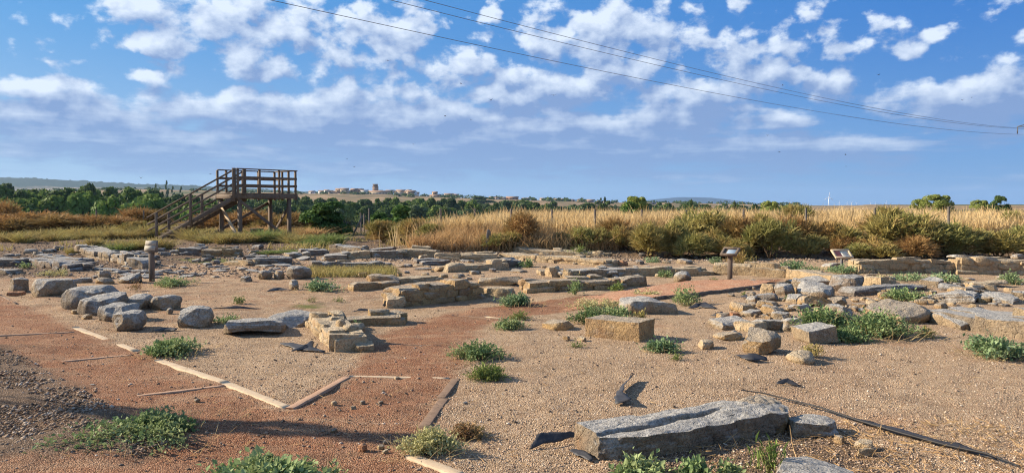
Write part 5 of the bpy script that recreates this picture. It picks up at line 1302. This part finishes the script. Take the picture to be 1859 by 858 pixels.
# -- the long foreground stone
def long_stone():
    A = np.array(G(1092, 841)[:2]); B = np.array(G(1452, 778)[:2]); r = np.random.default_rng(77); L = np.linalg.norm(B - A); u = (B - A) / L
    P, F = rock(L * .99, .40, .195, r, 50, .975, 1, .032, .03)
    t = P[:, 0] / L + .5; topm = sstep(.10, .165, P[:, 2])
    c = -.02 + .16 * (t - .3); g = np.exp(-((P[:, 1] - c) / .015) ** 2) * sstep(.02, .12, t) * (1 - sstep(.66, .70, t))
    P[:, 2] -= topm * g * .04
    P[:, 2] -= topm * .02 * (P[:, 1] < c) * (1 - sstep(.6, .7, t))
    P[:, 2] += .05 * (t > .78) * topm * fbm(P * 5, 3); P[:, 1] += (.03 * (sstep(.40, .44, t) - sstep(.80, .84, t)) - .02 * sstep(.16, .19, t)) * (P[:, 1] < 0)
    for q in (.17, .33, .52, .67, .84): P[:, :] -= np.outer(np.exp(-((t - q - .02 * np.sin(P[:, 2] * 30)) / .010) ** 2) * .022, (0, -1, 0)) * (P[:, 1:2] < -.1)
    P[:, 2] -= topm * .03 * np.maximum(0, fbm(P * np.array((3.5, 7, 1)) + 3., 3)) * (t > .3)
    P += (fbm(P * 22 + 9., 3) * .012)[:, None] * np.array((0, -1., .6))
    P[:, 2] -= .035
    o = link('long_stone', mesh_np('long_stone', P, F, ST_GREY, True, sharp=40), (*(A + B) / 2 + np.array((-u[1], u[0])) * .19, TZ(*((A + B) / 2))), atan2(u[1], u[0]))
    tag(o, 'long grey squared stone with a groove on top in the foreground', 'stone')
long_stone()
S(1338, 716, 1452, 786, ST_OCHRE, 'rough yellowish broken stone joined to the right end of the long stone', .6, .6, 8, .2, 20, .09)
S(1446, 754, 1532, 794, ST_GREY, 'small separate block right of the long grooved stone', .5, .85, 5, -.12, 18)
S(1425, 790, 1625, 915, ST_GREY, 'flat light-grey slab sunk in the ground at the bottom', .95, .7, 5, -.45, 24, .03, maxh=.09)
S(1556, 798, 1592, 822, ST_PALE, 'thin yellow chip pointing right beside the flat slab', .6, .7, 6, -.6, 8)
S(1560, 820, 1588, 832, ST_PALE, 'second yellow chip below the pointing one', .5, .8, 4, 0, 8)
S(1518, 796, 1536, 806, ST_OCHRE, 'small brown cube-like stone above the flat slab', .7, .9, 3, 0, 6)
S(648, 806, 668, 823, ST_RED, 'dark red stone on the path near the bottom', .8, .6, 6, 0, 10)
S(70, 752, 92, 764, ST_GREY, 'grey flat stone on the scree above the nearest leafy weed', .8, .7, 5, 0, 8)
for i, (px, py, w) in enumerate(((605, 735, 9), (690, 735, 9), (657, 733, 8), (640, 742, 7), (690, 818, 12), (700, 806, 8), (698, 826, 9), (605, 786, 9), (844, 735, 6), (720, 690, 8), (356, 731, 9), (165, 704, 10))):
    S(px - w / 2, py - w * .6, px + w / 2, py, [ST_PALE, ST_OCHRE, ST_GREY][i % 3], 'pebble-sized stone on the red path', .8, .6, 5, 0, 5, group='pebbles on the red path', minh=.015)

# -- gravel that nobody could count
def pebbles(name, label, region, N, smin, smax, mat, seed, maxr=60):
    r = np.random.default_rng(seed); x, y = region(r, N); z = terrain_d(x, y) + (poly_mask(x, y, SCREE, .35) * .05)
    O = np.array([[1, 0, 0], [0, 1, 0], [-1, 0, 0], [0, -1, 0], [0, 0, 1], [0, 0, -1]], float); n = len(x)
    s = smin * (smax / smin) ** (r.uniform(size=n) ** 1.8); sc3 = s[:, None, None] * r.uniform(.55, 1.3, (n, 6, 1)) * np.array((1, 1, .62))
    t = r.uniform(0, 6.28, n); V = O[None] * sc3; c, s_ = np.cos(t)[:, None], np.sin(t)[:, None]
    X = V[:, :, 0] * c - V[:, :, 1] * s_; Y = V[:, :, 0] * s_ + V[:, :, 1] * c
    V = np.stack([X + x[:, None], Y + y[:, None], V[:, :, 2] + (z + s * .2)[:, None]], 2).reshape(-1, 3)
    T = np.array([[0, 1, 4], [1, 2, 4], [2, 3, 4], [3, 0, 4], [1, 0, 5], [2, 1, 5], [3, 2, 5], [0, 3, 5]])
    F = (np.arange(n)[:, None, None] * 6 + T[None]).reshape(-1, 3)
    tag(link(name, mesh_np(name, V, F, mat)), label, 'gravel', kind='stuff')
def island_mat(name, stops):
    m, k, out = mat_new(name); geo = k.new('ShaderNodeNewGeometry'); c = k.ramp(geo.outputs['Random Per Island'], stops); finish(k, out, c, .9, spec=.15); return m
PEB = island_mat('gravel_pebbles', [(0, (.20, .13, .09)), (.3, (.40, .27, .18)), (.6, (.52, .37, .25)), (.85, (.62, .48, .34)), (1, (.72, .63, .52))])
PEB_S = island_mat('scree_stones', [(0, (.10, .075, .055)), (.35, (.22, .165, .12)), (.65, (.29, .21, .15)), (.92, (.36, .28, .21)), (1, (.52, .46, .39))])
PEB_R = island_mat('red_grit', [(0, (.16, .07, .045)), (.4, (.32, .14, .08)), (.8, (.44, .21, .13)), (1, (.52, .36, .26))])
def reg_view(t0, t1, y0, y1, p=1.):
    def f(r, n): y = y0 * (y1 / y0) ** (r.uniform(size=n) ** p); return r.uniform(t0, t1, n) * y, y
    return f
def clip_reg(f, poly, inside=True, extra=None):
    def g(r, n):
        x, y = f(r, n); m = poly_mask(x, y, poly, .05) > .5
        if not inside: m = ~m
        return x[m], y[m]
    return g
pebbles('gravel', 'loose beige pebbles of the gravel ground', clip_reg(clip_reg(reg_view(-.75, .78, 3.6, 11.), RED_A, False), SCREE, False), 70000, .0035, .011, PEB, 1)
pebbles('scree', 'loose brown stones of the scree at lower left', clip_reg(reg_view(-.95, -.25, 3.4, 9.), SCREE), 42000, .005, .024, PEB_S, 2)
pebbles('red_grit', 'loose red grit on the compacted path', clip_reg(reg_view(-.75, .1, 3.6, 9.), RED_A), 16000, .003, .008, PEB_R, 3)
pebbles('scree', 'brown stones strewn where the scree spills onto the path', reg_view(-.74, -.1, 4., 7.), 500, .006, .02, PEB_S, 4)
pebbles('gravel', 'small dark and pale chips scattered over the whole site', reg_view(-.75, .8, 5., 24.), 5000, .006, .022, PEB_S, 5)
pebbles('gravel', 'broken chips and clods around the long grooved stone', clip_reg(reg_view(-.0, .7, 3.6, 7.), NEARDARK), 9000, .004, .018, PEB_S, 6)
pebbles('soil_clods', 'brown clods on the slope under the shrubs', reg_view(-.2, .8, 21.5, 27.), 9000, .015, .06, PEB_S, 7)
pebbles('soil_clods', 'dark clods on the bare soil of the rear left', reg_view(-.75, -.15, 17., 30.), 7000, .012, .06, PEB_S, 8)

def litter():
    r = np.random.default_rng(66); n = 2600; y = 3.8 * (16 / 3.8) ** r.uniform(size=n); x = r.uniform(-.75, .8, n) * y; z = terrain_d(x, y) + .012
    V, F = blades(np.stack([x, y, z], 1), r.uniform(.02, .12, n), .004, r, .3, .1, np.stack([r.normal(size=n), r.normal(size=n), np.full(n, .04)], 1) * np.array((1, 1, .1)))
    V = V.reshape(n, 6, 3); zz = terrain_d(V[:, :, 0].ravel(), V[:, :, 1].ravel()).reshape(n, 6); V[:, :, 2] = np.maximum(V[:, :, 2], zz + .004); V[:, :, 2] = np.minimum(V[:, :, 2], zz + .03)
    tag(link('plant_litter', mesh_np('plant_litter', V.reshape(-1, 3), F, LF_DRY)), 'dry stalks and twigs scattered thinly on the gravel', 'plant litter', kind='stuff')
    x = r.uniform(.25, .75, 1500) * 4.9; y = r.uniform(4.2, 5.6, 1500); z = terrain_d(x, y) + .01
    V, F = blades(np.stack([x, y, z], 1), r.uniform(.03, .14, 1500), .005, r, .3, .1, np.stack([r.normal(size=1500), r.normal(size=1500), np.full(1500, .1)], 1))
    tag(link('plant_litter', mesh_np('plant_litter', V, F, LF_DRY)), 'dry straw around the long grooved stone', 'plant litter', kind='stuff')
litter()

# ------------------------------------------------------------------ weeds
prng = np.random.default_rng(31)
def weed(px, by, wpx, hpx, label, mat=LF_WEED, leaf=.028, n=900, name='weed', group=None, stemmy=.12, cat='plant', dense=.55, upright=.25, elong=1.7):
    x, y, z = G(px, by); w = wpx / FPX * y * 1.12; W = w * prng.uniform(.7, 1.1); hpx = hpx * .9; leaf = leaf * prng.uniform(.72, 1.05)
    h = max(.05, hpx / FPX * y * .92); h = max(h * .55, h - W * .35 * CAMH / y); y2 = y + W * .35
    n = int(n * 1.25); n_st = int(max(12, n / 16)); r = prng
    t = r.uniform(0, 2 * pi, n_st); u = r.uniform(.05, 1, n_st) ** .55
    ox, oy = np.cos(t) * u, np.sin(t) * u; lumpy = .78 + .9 * fbm2(np.cos(t) * 1.6, np.sin(t) * 1.6, 1., 2, px * .1)
    tip = np.stack([ox * w / 2 * lumpy, oy * W / 2 * lumpy, h * (1.05 - .75 * u ** 2) * r.uniform(.55, 1.15, n_st)], 1)
    base = tip * np.array((.25, .25, 0)) 
    Ls = []; Ns = []; D_ = []; sm = MB()
    for i in range(n_st):
        k = max(4, int(n / n_st)); s = r.uniform(.25, 1., k)[:, None]; mid = (base[i] + tip[i]) / 2 + np.array((0, 0, h * .18))
        p = (1 - s) ** 2 * base[i] + 2 * s * (1 - s) * mid + s ** 2 * tip[i] + r.normal(size=(k, 3)) * leaf * .7
        Ls.append(p); d = (tip[i] - base[i]); d = d / (np.linalg.norm(d) + 1e-6); out = r.normal(size=(k, 3)) + d * .9; out[:, 2] += upright; D_.append(out)
        if i % 2 == 0: sm.tube([base[i] - (0, 0, .02), mid, tip[i]], [leaf * .09, leaf * .07, leaf * .04], 4)
    P = np.concatenate(Ls); D_ = np.concatenate(D_); D_ /= np.linalg.norm(D_, axis=1)[:, None]; P[:, 2] = np.maximum(P[:, 2], .005)
    k = len(P); nr = r.normal(size=(k, 3)) * .55 + np.array((0, 0, 1)); side = np.cross(D_, nr); side /= np.linalg.norm(side, axis=1)[:, None]; nn = np.cross(side, D_)
    s = leaf * r.uniform(.5, 1.35, k)[:, None]; a = P; m = P + D_ * s * .5; e = P + D_ * s; fold = nn * s * .14; wd = side * s / elong * .5
    V = np.stack([a, m + wd + fold, e, m - wd + fold, m], 1).reshape(-1, 3)     # stalk, right, tip, left, midrib
    i5 = np.arange(k)[:, None] * 5
    F = np.concatenate([i5 + np.array([[0, 4, 2, 1]]), i5 + np.array([[0, 3, 2, 4]])])
    o = empty(name, (x, y2, z)); tag(o, label, cat, group)
    link('leaves', mesh_np('leaves', V, F, mat), parent=o)
    sm.build('stems', LF_STEM, o, smooth=True)
    if n >= 500:
        k2 = int(n / 28); q = r.uniform(-.5, .5, (k2, 2)); Bq = np.stack([q[:, 0] * w * .9, q[:, 1] * W * .9, np.zeros(k2)], 1); Dq = np.stack([q[:, 0] * 1.6, q[:, 1] * 1.6, np.full(k2, .8)], 1)
        Vq, Fq = blades(Bq, r.uniform(.5, 1.15, k2) * h, leaf * .12, r, .35, .3, Dq); tag(link('dry_stalks', mesh_np('dry_stalks', Vq, Fq, LF_GOLD), parent=o), kind='stuff')
    return o
weed(208, 828, 320, 66, 'largest nearest leafy weed on the lower left scree', leaf=.045, n=3600, stemmy=.2)
weed(455, 912, 250, 74, 'leafy weed cut by the bottom edge left of the middle', leaf=.05, n=2400)
weed(292, 651, 128, 36, 'leafy weed growing over the pale timber', leaf=.045, n=1900)
weed(570, 531, 82, 23, 'pointed leafy weed right of the upright rounded stone', LF_WEED_B, leaf=.05, n=900)
weed(298, 524, 90, 25, 'leafy weed at the foot of the box sign', leaf=.055, n=900)
weed(940, 557, 98, 28, 'round leafy weed left of the raised path', LF_WEED_B, leaf=.05, n=1200)
weed(862, 659, 108, 40, 'grey-green weed right of the middle red gravel', LF_WEED, leaf=.042, n=1500)
weed(922, 601, 60, 21, 'small weed below the near end of the raised path', leaf=.045, n=600)
weed(943, 583, 48, 17, 'feathery small weed at the end of the raised path', LF_GRASS, leaf=.045, n=400, elong=4)
weed(1082, 592, 110, 42, 'tangled dark weed left behind the ochre block', leaf=.045, n=1500)
weed(1128, 586, 80, 34, 'leafy weed directly behind the ochre block', leaf=.045, n=1000)
weed(1088, 565, 118, 26, 'pale fine-leaved weed above the tangled one', LF_PALE, leaf=.04, n=1200)
weed(1162, 580, 22, 18, 'yellowish sprig at the right of the ochre block', LF_YG, leaf=.035, n=160)
weed(1246, 556, 56, 44, 'tall stalky weed at the corner of the raised path', leaf=.045, n=700, upright=.9)
weed(1182, 541, 74, 12, 'low pale creeping weed along the raised path', LF_PALE, leaf=.04, n=420)
weed(1207, 641, 64, 28, 'small grey-green weed right of the ochre block shadow', LF_WEED_B, leaf=.042, n=700)
weed(1510, 606, 118, 56, 'left part of the largest weed in the rubble heap', leaf=.048, n=1800)
weed(1622, 618, 170, 66, 'largest dense weed spilling out of the rubble heap', leaf=.048, n=3200)
weed(1560, 626, 110, 34, 'dark creeping weed in front of the rubble heap', leaf=.045, n=1000)
weed(1690, 614, 34, 22, 'yellow-green sprig at the right of the largest weed', LF_YG, leaf=.035, n=260)
weed(1830, 655, 112, 52, 'grey-green weed at the right edge on the gravel', LF_WEED_B, leaf=.045, n=1800)
weed(1657, 548, 94, 27, 'bright green weed behind the domed boulder', leaf=.05, n=1000)
weed(1452, 492, 96, 18, 'bluish weed on top of the ashlar wall line', LF_WEED_B, leaf=.06, n=900)
weed(1548, 500, 84, 19, 'bluish weed below the red and cream panel', LF_WEED_B, leaf=.06, n=800)
weed(1672, 512, 80, 17, 'bluish weed left of the blocky grey stone', LF_WEED_B, leaf=.06, n=650)
weed(1735, 513, 84, 18, 'bluish weed right of the blocky grey stone', LF_WEED_B, leaf=.06, n=700)
weed(1843, 518, 50, 27, 'green weed before the fieldstone wall at the right edge', LF_WEED_B, leaf=.055, n=700)
weed(1606, 512, 50, 13, 'faint greyish weed between two bluish ones', LF_PALE, leaf=.05, n=260)
weed(1480, 652, 44, 30, 'yellowing weed between the front block and the pyramid stone', LF_YG, leaf=.035, n=320, upright=.8)
weed(958, 485, 42, 18, 'dark green weed in front of the dark slab stub', leaf=.055, n=450)
weed(1046, 536, 34, 36, 'stalky weed in front of the flagstone-topped wall', leaf=.045, n=260, upright=.9)
weed(1124, 530, 32, 17, 'small bright weed right of the stalky one', LF_GRASS, leaf=.045, n=240)
weed(1128, 500, 30, 12, 'small weed between the two parallel walls', leaf=.045, n=200)
weed(1046, 504, 34, 12, 'yellowish weed at the foot of the dark-faced wall', LF_PALE, leaf=.045, n=200)
weed(1212, 503, 34, 15, 'green weed left of the rounded boulder', leaf=.055, n=300)
weed(1305, 478, 36, 16, 'bluish weed behind the lectern', LF_WEED_B, leaf=.06, n=300)
weed(1190, 479, 52, 9, 'low bluish weed behind the pale wall stretch', LF_WEED_B, leaf=.06, n=300)
weed(1055, 466, 48, 25, 'bright yellow-green tall weed at the foot of the bank', LF_GRASS, leaf=.07, n=420, elong=4, upright=1.)
weed(1355, 480, 70, 26, 'yellow-green weed right behind the lectern panel', LF_SHRUB, leaf=.07, n=500, elong=3, upright=.8)
weed(430, 553, 24, 18, 'small pale green weed on the gravel above the flat slabs', LF_GRASS, leaf=.04, n=120)
weed(404, 588, 60, 14, 'dark low weed right of the egg-shaped boulder', leaf=.045, n=320)
weed(643, 603, 26, 16, 'small weed in the corner of the near ruined wall', leaf=.045, n=260)
weed(876, 538, 20, 16, 'small weed at the right end of the middle masonry wall', leaf=.04, n=120)
weed(90, 502, 70, 14, 'pale weed behind the big brown boulder', LF_PALE, leaf=.05, n=350)
weed(40, 488, 30, 13, 'green weed at the foot of the left slab wall', leaf=.05, n=160)
weed(240, 530, 34, 26, 'dry reddish stalky weed left of the box sign', LF_RUST, leaf=.03, n=200, upright=1.2)
weed(778, 838, 150, 68, 'pale yellow-green airy weed over the timber at the bottom', LF_PALE, leaf=.028, n=2400, upright=.6)
weed(846, 800, 74, 38, 'rust-coloured small weed beside the pale airy one', LF_RUST, leaf=.026, n=800)
weed(885, 692, 68, 22, 'bright green grassy tuft on the gravel', LF_GRASS, leaf=.06, n=900, elong=7, upright=.8)
weed(1165, 876, 100, 34, 'leafy weed at the bottom edge below the long stone', leaf=.045, n=700, upright=.7)
weed(1262, 876, 56, 44, 'upright leafy weed at the bottom edge, middle of the three', leaf=.05, n=350, upright=1.1)
weed(1330, 872, 50, 22, 'small weed at the bottom edge left of the flat slab', leaf=.04, n=260, upright=.7)
weed(1398, 862, 22, 62, 'thin bright grass stalks left of the flat slab', LF_GRASS, leaf=.07, n=110, elong=9, upright=2.)
weed(600, 867, 30, 12, 'tiny leafy sprig at the bottom edge', leaf=.04, n=60)
weed(1300, 513, 22, 8, 'tiny bright green tuft left of the lectern post', LF_GRASS, leaf=.045, n=160, elong=6)
weed(1357, 535, 20, 6, 'tiny tuft at the dark path edge', LF_GRASS, leaf=.04, n=100, elong=6)
weed(1048, 633, 28, 9, 'tiny weed below the pale chips', LF_GRASS, leaf=.035, n=100, elong=4)
weed(1232, 655, 34, 8, 'thin grassy weed on the gravel right of centre', LF_GRASS, leaf=.045, n=100, elong=7)
weed(565, 549, 24, 8, 'tiny tuft on the gravel left of the middle wall', LF_GRASS, leaf=.045, n=110, elong=6)
weed(614, 547, 22, 7, 'second tiny tuft left of the middle wall', LF_GRASS, leaf=.045, n=90, elong=6)
weed(1430, 505 + 40, 20, 8, 'tiny weed between stones of the rubble heap', leaf=.04, n=70)
weed(1775, 595, 50, 20, 'pale small weed before the wide block wall', LF_PALE, leaf=.035, n=260)

def tuft_mesh(seed, mat, n=420, fan=.55):
    r = np.random.default_rng(seed); t = r.uniform(0, 6.28, n); u = r.uniform(0, 1, n) ** .5 * .36; B = np.stack([np.cos(t) * u, np.sin(t) * u, np.zeros(n)], 1)
    d = np.stack([np.cos(t) * u * fan * 2.2, np.sin(t) * u * fan * 2.2, np.ones(n)], 1)
    V, F = blades(B, r.uniform(.5, 1.05, n), .028, r, .22, .25, d); return mesh_np('blades', V, F, mat)
TFM = {'y': [tuft_mesh(i, LF_YG) for i in range(3)], 'g': [tuft_mesh(i + 5, LF_GRASS) for i in range(3)], 'd': [tuft_mesh(i + 9, LF_DRY) for i in range(3)]}
def tuft(px, by, wpx, hpx, kind, label, group=None):
    x, y, z = G(px, by); w = wpx / FPX * y; h = hpx / FPX * y
    o = link('grass_tuft', TFM[kind][prng.integers(3)], (x, y + w * .2, z - .02), prng.uniform(0, 6.28)); o.scale = (w, w, h); tag(o, label, 'grass tuft', group)
TG = 'yellow-green tufts before the tower'
ylist = [(15, 438, 44), (36, 441, 40), (62, 432, 40), (82, 433, 36), (100, 434, 44), (118, 431, 36), (135, 434, 40), (152, 433, 40), (172, 432, 36), (190, 431, 34), (205, 433, 34), (222, 430, 36), (240, 431, 40), (262, 430, 34), (283, 432, 40), (300, 430, 34), (318, 433, 40), (338, 434, 40), (356, 437, 44), (374, 438, 44), (392, 439, 44), (410, 441, 44), (428, 442, 44), (444, 440, 40), (462, 441, 40), (480, 438, 40), (497, 439, 40), (516, 440, 40), (532, 442, 40), (550, 441, 44), (566, 443, 40), (584, 444, 40), (600, 444, 36)]
for px, by, w in ylist:
    tuft(px + prng.uniform(-6, 6), by + prng.uniform(-3, 4), w * prng.uniform(.8, 1.35), prng.uniform(18, 30), 'g' if px > 430 and prng.uniform() < .6 else 'y', 'yellow-green grass tuft in the uneven row before the tower', TG)
for i in range(34):
    px = -10 + i * 18.5 + prng.uniform(-8, 8)
    tuft(px, (421 if px < 300 else 428) + prng.uniform(-3, 4), prng.uniform(36, 60), prng.uniform(13, 22), 'd' if prng.uniform() < .35 else 'y', 'dry yellowish tuft in the far uneven row behind the bare soil', 'dry tufts in the far row')
for px, by, w, h, k, lb in ((232, 453, 46, 22, 'y', 'separate tuft left of the box sign head'), (212, 455, 40, 18, 'g', 'green tuft left of the one by the sign head'), (287, 452, 44, 26, 'y', 'yellow tuft right behind the box sign head'), (170, 447, 26, 20, 'y', 'thin upright tuft above the curving grey wall'), (128, 463, 18, 16, 'y', 'small yellow tuft at the top of the curving grey wall'), (250, 450, 40, 24, 'y', 'yellow-green tuft between the two by the sign head'), (488, 461, 38, 9, 'g', 'flat green tuft in the rear near the tower'), (530, 459, 30, 8, 'g', 'small flat green tuft behind the dark low wall')):
    tuft(px, by, w, h, k, lb)
# yellow grass strip in front of the long slab wall
def strip_grass():
    r = np.random.default_rng(2); n = 5200; A = G(560, 503); pts = []
    px = r.uniform(555, 712, n); py = r.uniform(489, 503, n); B = np.array([G(a, b) for a, b in zip(px[:900], py[:900])]); idx = r.integers(0, 900, n); B = B[idx] + r.normal(size=(n, 3)) * np.array((.08, .08, 0))
    V, F = blades(B, r.uniform(.06, .2, n), .014, r, .3, .3); tag(link('dry_grass', mesh_np('dry_grass', V, F, LF_YG)), 'strip of short yellow grass before the long dark slab wall', 'grass', kind='stuff')
strip_grass()

# ------------------------------------------------------------------ power lines and birds
def cable(samples, label, rad=.012):
    # span in the vertical plane between a pylon at right and one behind the viewer on the left
    P0 = np.array((.70 * 150, 150.)); P1 = np.array((-.34 * 46, 34.)); d = P1 - P0; pts = []
    for px, py in samples:
        t = (px - CX) / FPX; den = (d[0] - t * d[1]); s = (t * P0[1] - P0[0]) / den; p = P0 + d * s; e = ray(px, py); pts.append((s, CAMH + e[2] / e[1] * p[1]))
    S_ = np.array(pts); c = np.polyfit(S_[:, 0], S_[:, 1], 2); out = []
    for s in np.linspace(-.02, 1.35, 70): p = P0 + d * s; out.append((p[0], p[1], np.polyval(c, s)))
    mb = MB(); rr = [rad * (1.9 if i < 30 else 1.4) for i in range(70)]; mb.tube(out, rr, 5); tag(mb.build('power_cable', STEEL, smooth=True), label, 'cable'); return out[0]
e1 = cable([(515, 0), (640, 29), (780, 63), (929, 98), (1150, 146), (1400, 190), (1600, 219), (1750, 237), (1855, 245)], 'lowest of the three power lines, running farthest left')
e2 = cable([(715, 0), (929, 55), (1100, 97), (1250, 133), (1400, 167), (1550, 194), (1700, 219), (1855, 234)], 'middle power line of the three')
e3 = cable([(772, 0), (929, 42), (1100, 85), (1250, 122), (1400, 160), (1550, 189), (1700, 216), (1855, 233)], 'uppermost power line of the three')
def pylon():
    D = 150.; x = (1848 - CX) / FPX * D; zt = CAMH + ray(1855, 232)[2] / ray(1855, 232)[1] * D; zb = TZ(x + 3, D)
    o = empty('pylon', (x + 3.2, D, zb)); tag(o, 'grey pylon at the right edge, its arm tip holding the power lines', 'pylon')
    h = zt - zb + .6; mb = MB()
    for a, b in ((-1, -1), (1, -1), (1, 1), (-1, 1)): mb.beam((a * .9, b * .9, -.3), (a * .2, b * .2, h + 1.5), .12, .12)
    n = 9
    for i in range(n):
        z0, z1 = h * i / n, h * (i + 1) / n; w0, w1 = .9 - .7 * i / n, .9 - .7 * (i + 1) / n; s = 1 if i % 2 else -1
        mb.beam((-w0 * s, -w0, z0), (w1 * s, -w1, z1), .06, .06); mb.beam((-w0 * s, w0, z0), (w1 * s, w1, z1), .06, .06)
    mb.build('mast', STEEL, o)
    mb = MB(); mb.beam((-3.8, 0, h - .35), (.2, 0, h + .7), .16, .16); mb.beam((-3.8, 0, h - .35), (3.4, 0, h - .35), .14, .14); mb.build('arm', STEEL, o)
    mb = MB(); mb.beam((-3.8, 0, h - .4), (-3.8, 0, h - 1.8), .14, .14); mb.build('insulator', STEEL, o)
pylon()
BIRDM = simple_noise_mat('dark_feathers', (.03, .028, .03), (.05, .045, .045), 5, .7, .1, .002)
def bird(px, py, wpx, label, D=55., flap=.3, yaw=0.):
    d = ray(px, py); x, y, z = d[0] * D, d[1] * D, CAMH + d[2] * D; s = wpx / FPX * D
    V = []; F = []; mb = MB(); L = s * .55
    mb.tube([(0, -L * .5, 0), (0, -L * .38, .01), (0, -L * .1, 0), (0, L * .2, 0), (0, L * .38, 0)], [.004, L * .07, L * .12, L * .08, L * .02], 7)
    b = mb
    for sx in (-1, 1):
        r0 = np.array((0, -L * .12, L * .03)); W_ = []
        for t, ch, yo in ((0, .30, 0), (.35, .28, -.05), (.7, .18, .02), (1, .03, .22)):
            c = np.array((sx * s * .5 * t, L * yo, abs(t) * flap * s * .5 - max(0, t - .5) * flap * s * .3)); W_ += [c + (0, -L * ch * .5, 0), c + (0, L * ch * .5, 0)]
        W_ += [w - np.array((0, 0, L * .025)) for w in W_[:8]]; Fw = []
        for i in range(3):
            a = 2 * i; Fw += [[a, a + 1, a + 3, a + 2], [a + 8, a + 10, a + 11, a + 9], [a, a + 2, a + 10, a + 8], [a + 1, a + 9, a + 11, a + 3]]
        b.add(np.array(W_), Fw)
    b.add([(-L * .02, L * .3, 0), (L * .02, L * .3, 0), (L * .11, L * .55, 0), (-L * .11, L * .55, 0), (-L * .02, L * .3, .01), (L * .02, L * .3, .01), (L * .11, L * .55, .01), (-L * .11, L * .55, .01)], [[0, 3, 2, 1], [4, 5, 6, 7], [0, 1, 5, 4], [1, 2, 6, 5], [2, 3, 7, 6], [3, 0, 4, 7]])
    tag(b.build('bird', BIRDM, None, (x, y, z), yaw, smooth=True), label, 'bird')
for i, (px, py, w, lb) in enumerate([(704, 110, 9, 'flying bird high above the middle left, near the lowest power line'), (837, 152, 6, 'small flying bird below the lowest power line near the middle'), (891, 182, 8, 'flying bird just left of the big grey cloud'), (855, 217, 6, 'flying bird with raised wings, lower of the close pair near the middle'), (808, 211, 7, 'flying bird left of the one with raised wings'), (751, 262, 6, 'flying bird alone in the lower grey cloud band'), (630, 288, 5, 'upper of two tiny birds right above the platform'), (643, 303, 6, 'lower of two tiny birds right above the platform'), (256, 323, 6, 'flying bird over the far hills left of the stairs'), (382, 316, 6, 'flying bird just left of the top of the stairs'), (445, 328, 5, 'bird seen between the platform rails, left one'), (484, 338, 5, 'bird seen between the platform rails, right one'), (1005, 173, 9, 'largest flying bird, in the centre of the sky'), (1421, 155, 6, 'bird flying next to the upper power lines'), (1393, 246, 6, 'flying bird under the power lines, upper of two'), (1415, 276, 7, 'dark bird under the power lines, lower of two'), (1595, 136, 7, 'dark bird alone in the blue at upper right'), (1747, 182, 5, 'left bird of the close pair before the right cloud'), (1764, 177, 5, 'right bird of the close pair before the right cloud'), (1729, 220, 5, 'small bird touching the power lines at right'), (1535, 281, 5, 'upper of two faint birds low on the right'), (1536, 302, 4, 'lower of two faint birds low on the right')]):
    bird(px, py, w * 1.15, lb, 50 + (i * 13) % 30, .2 + .35 * ((i * 7) % 3), i * 1.3)
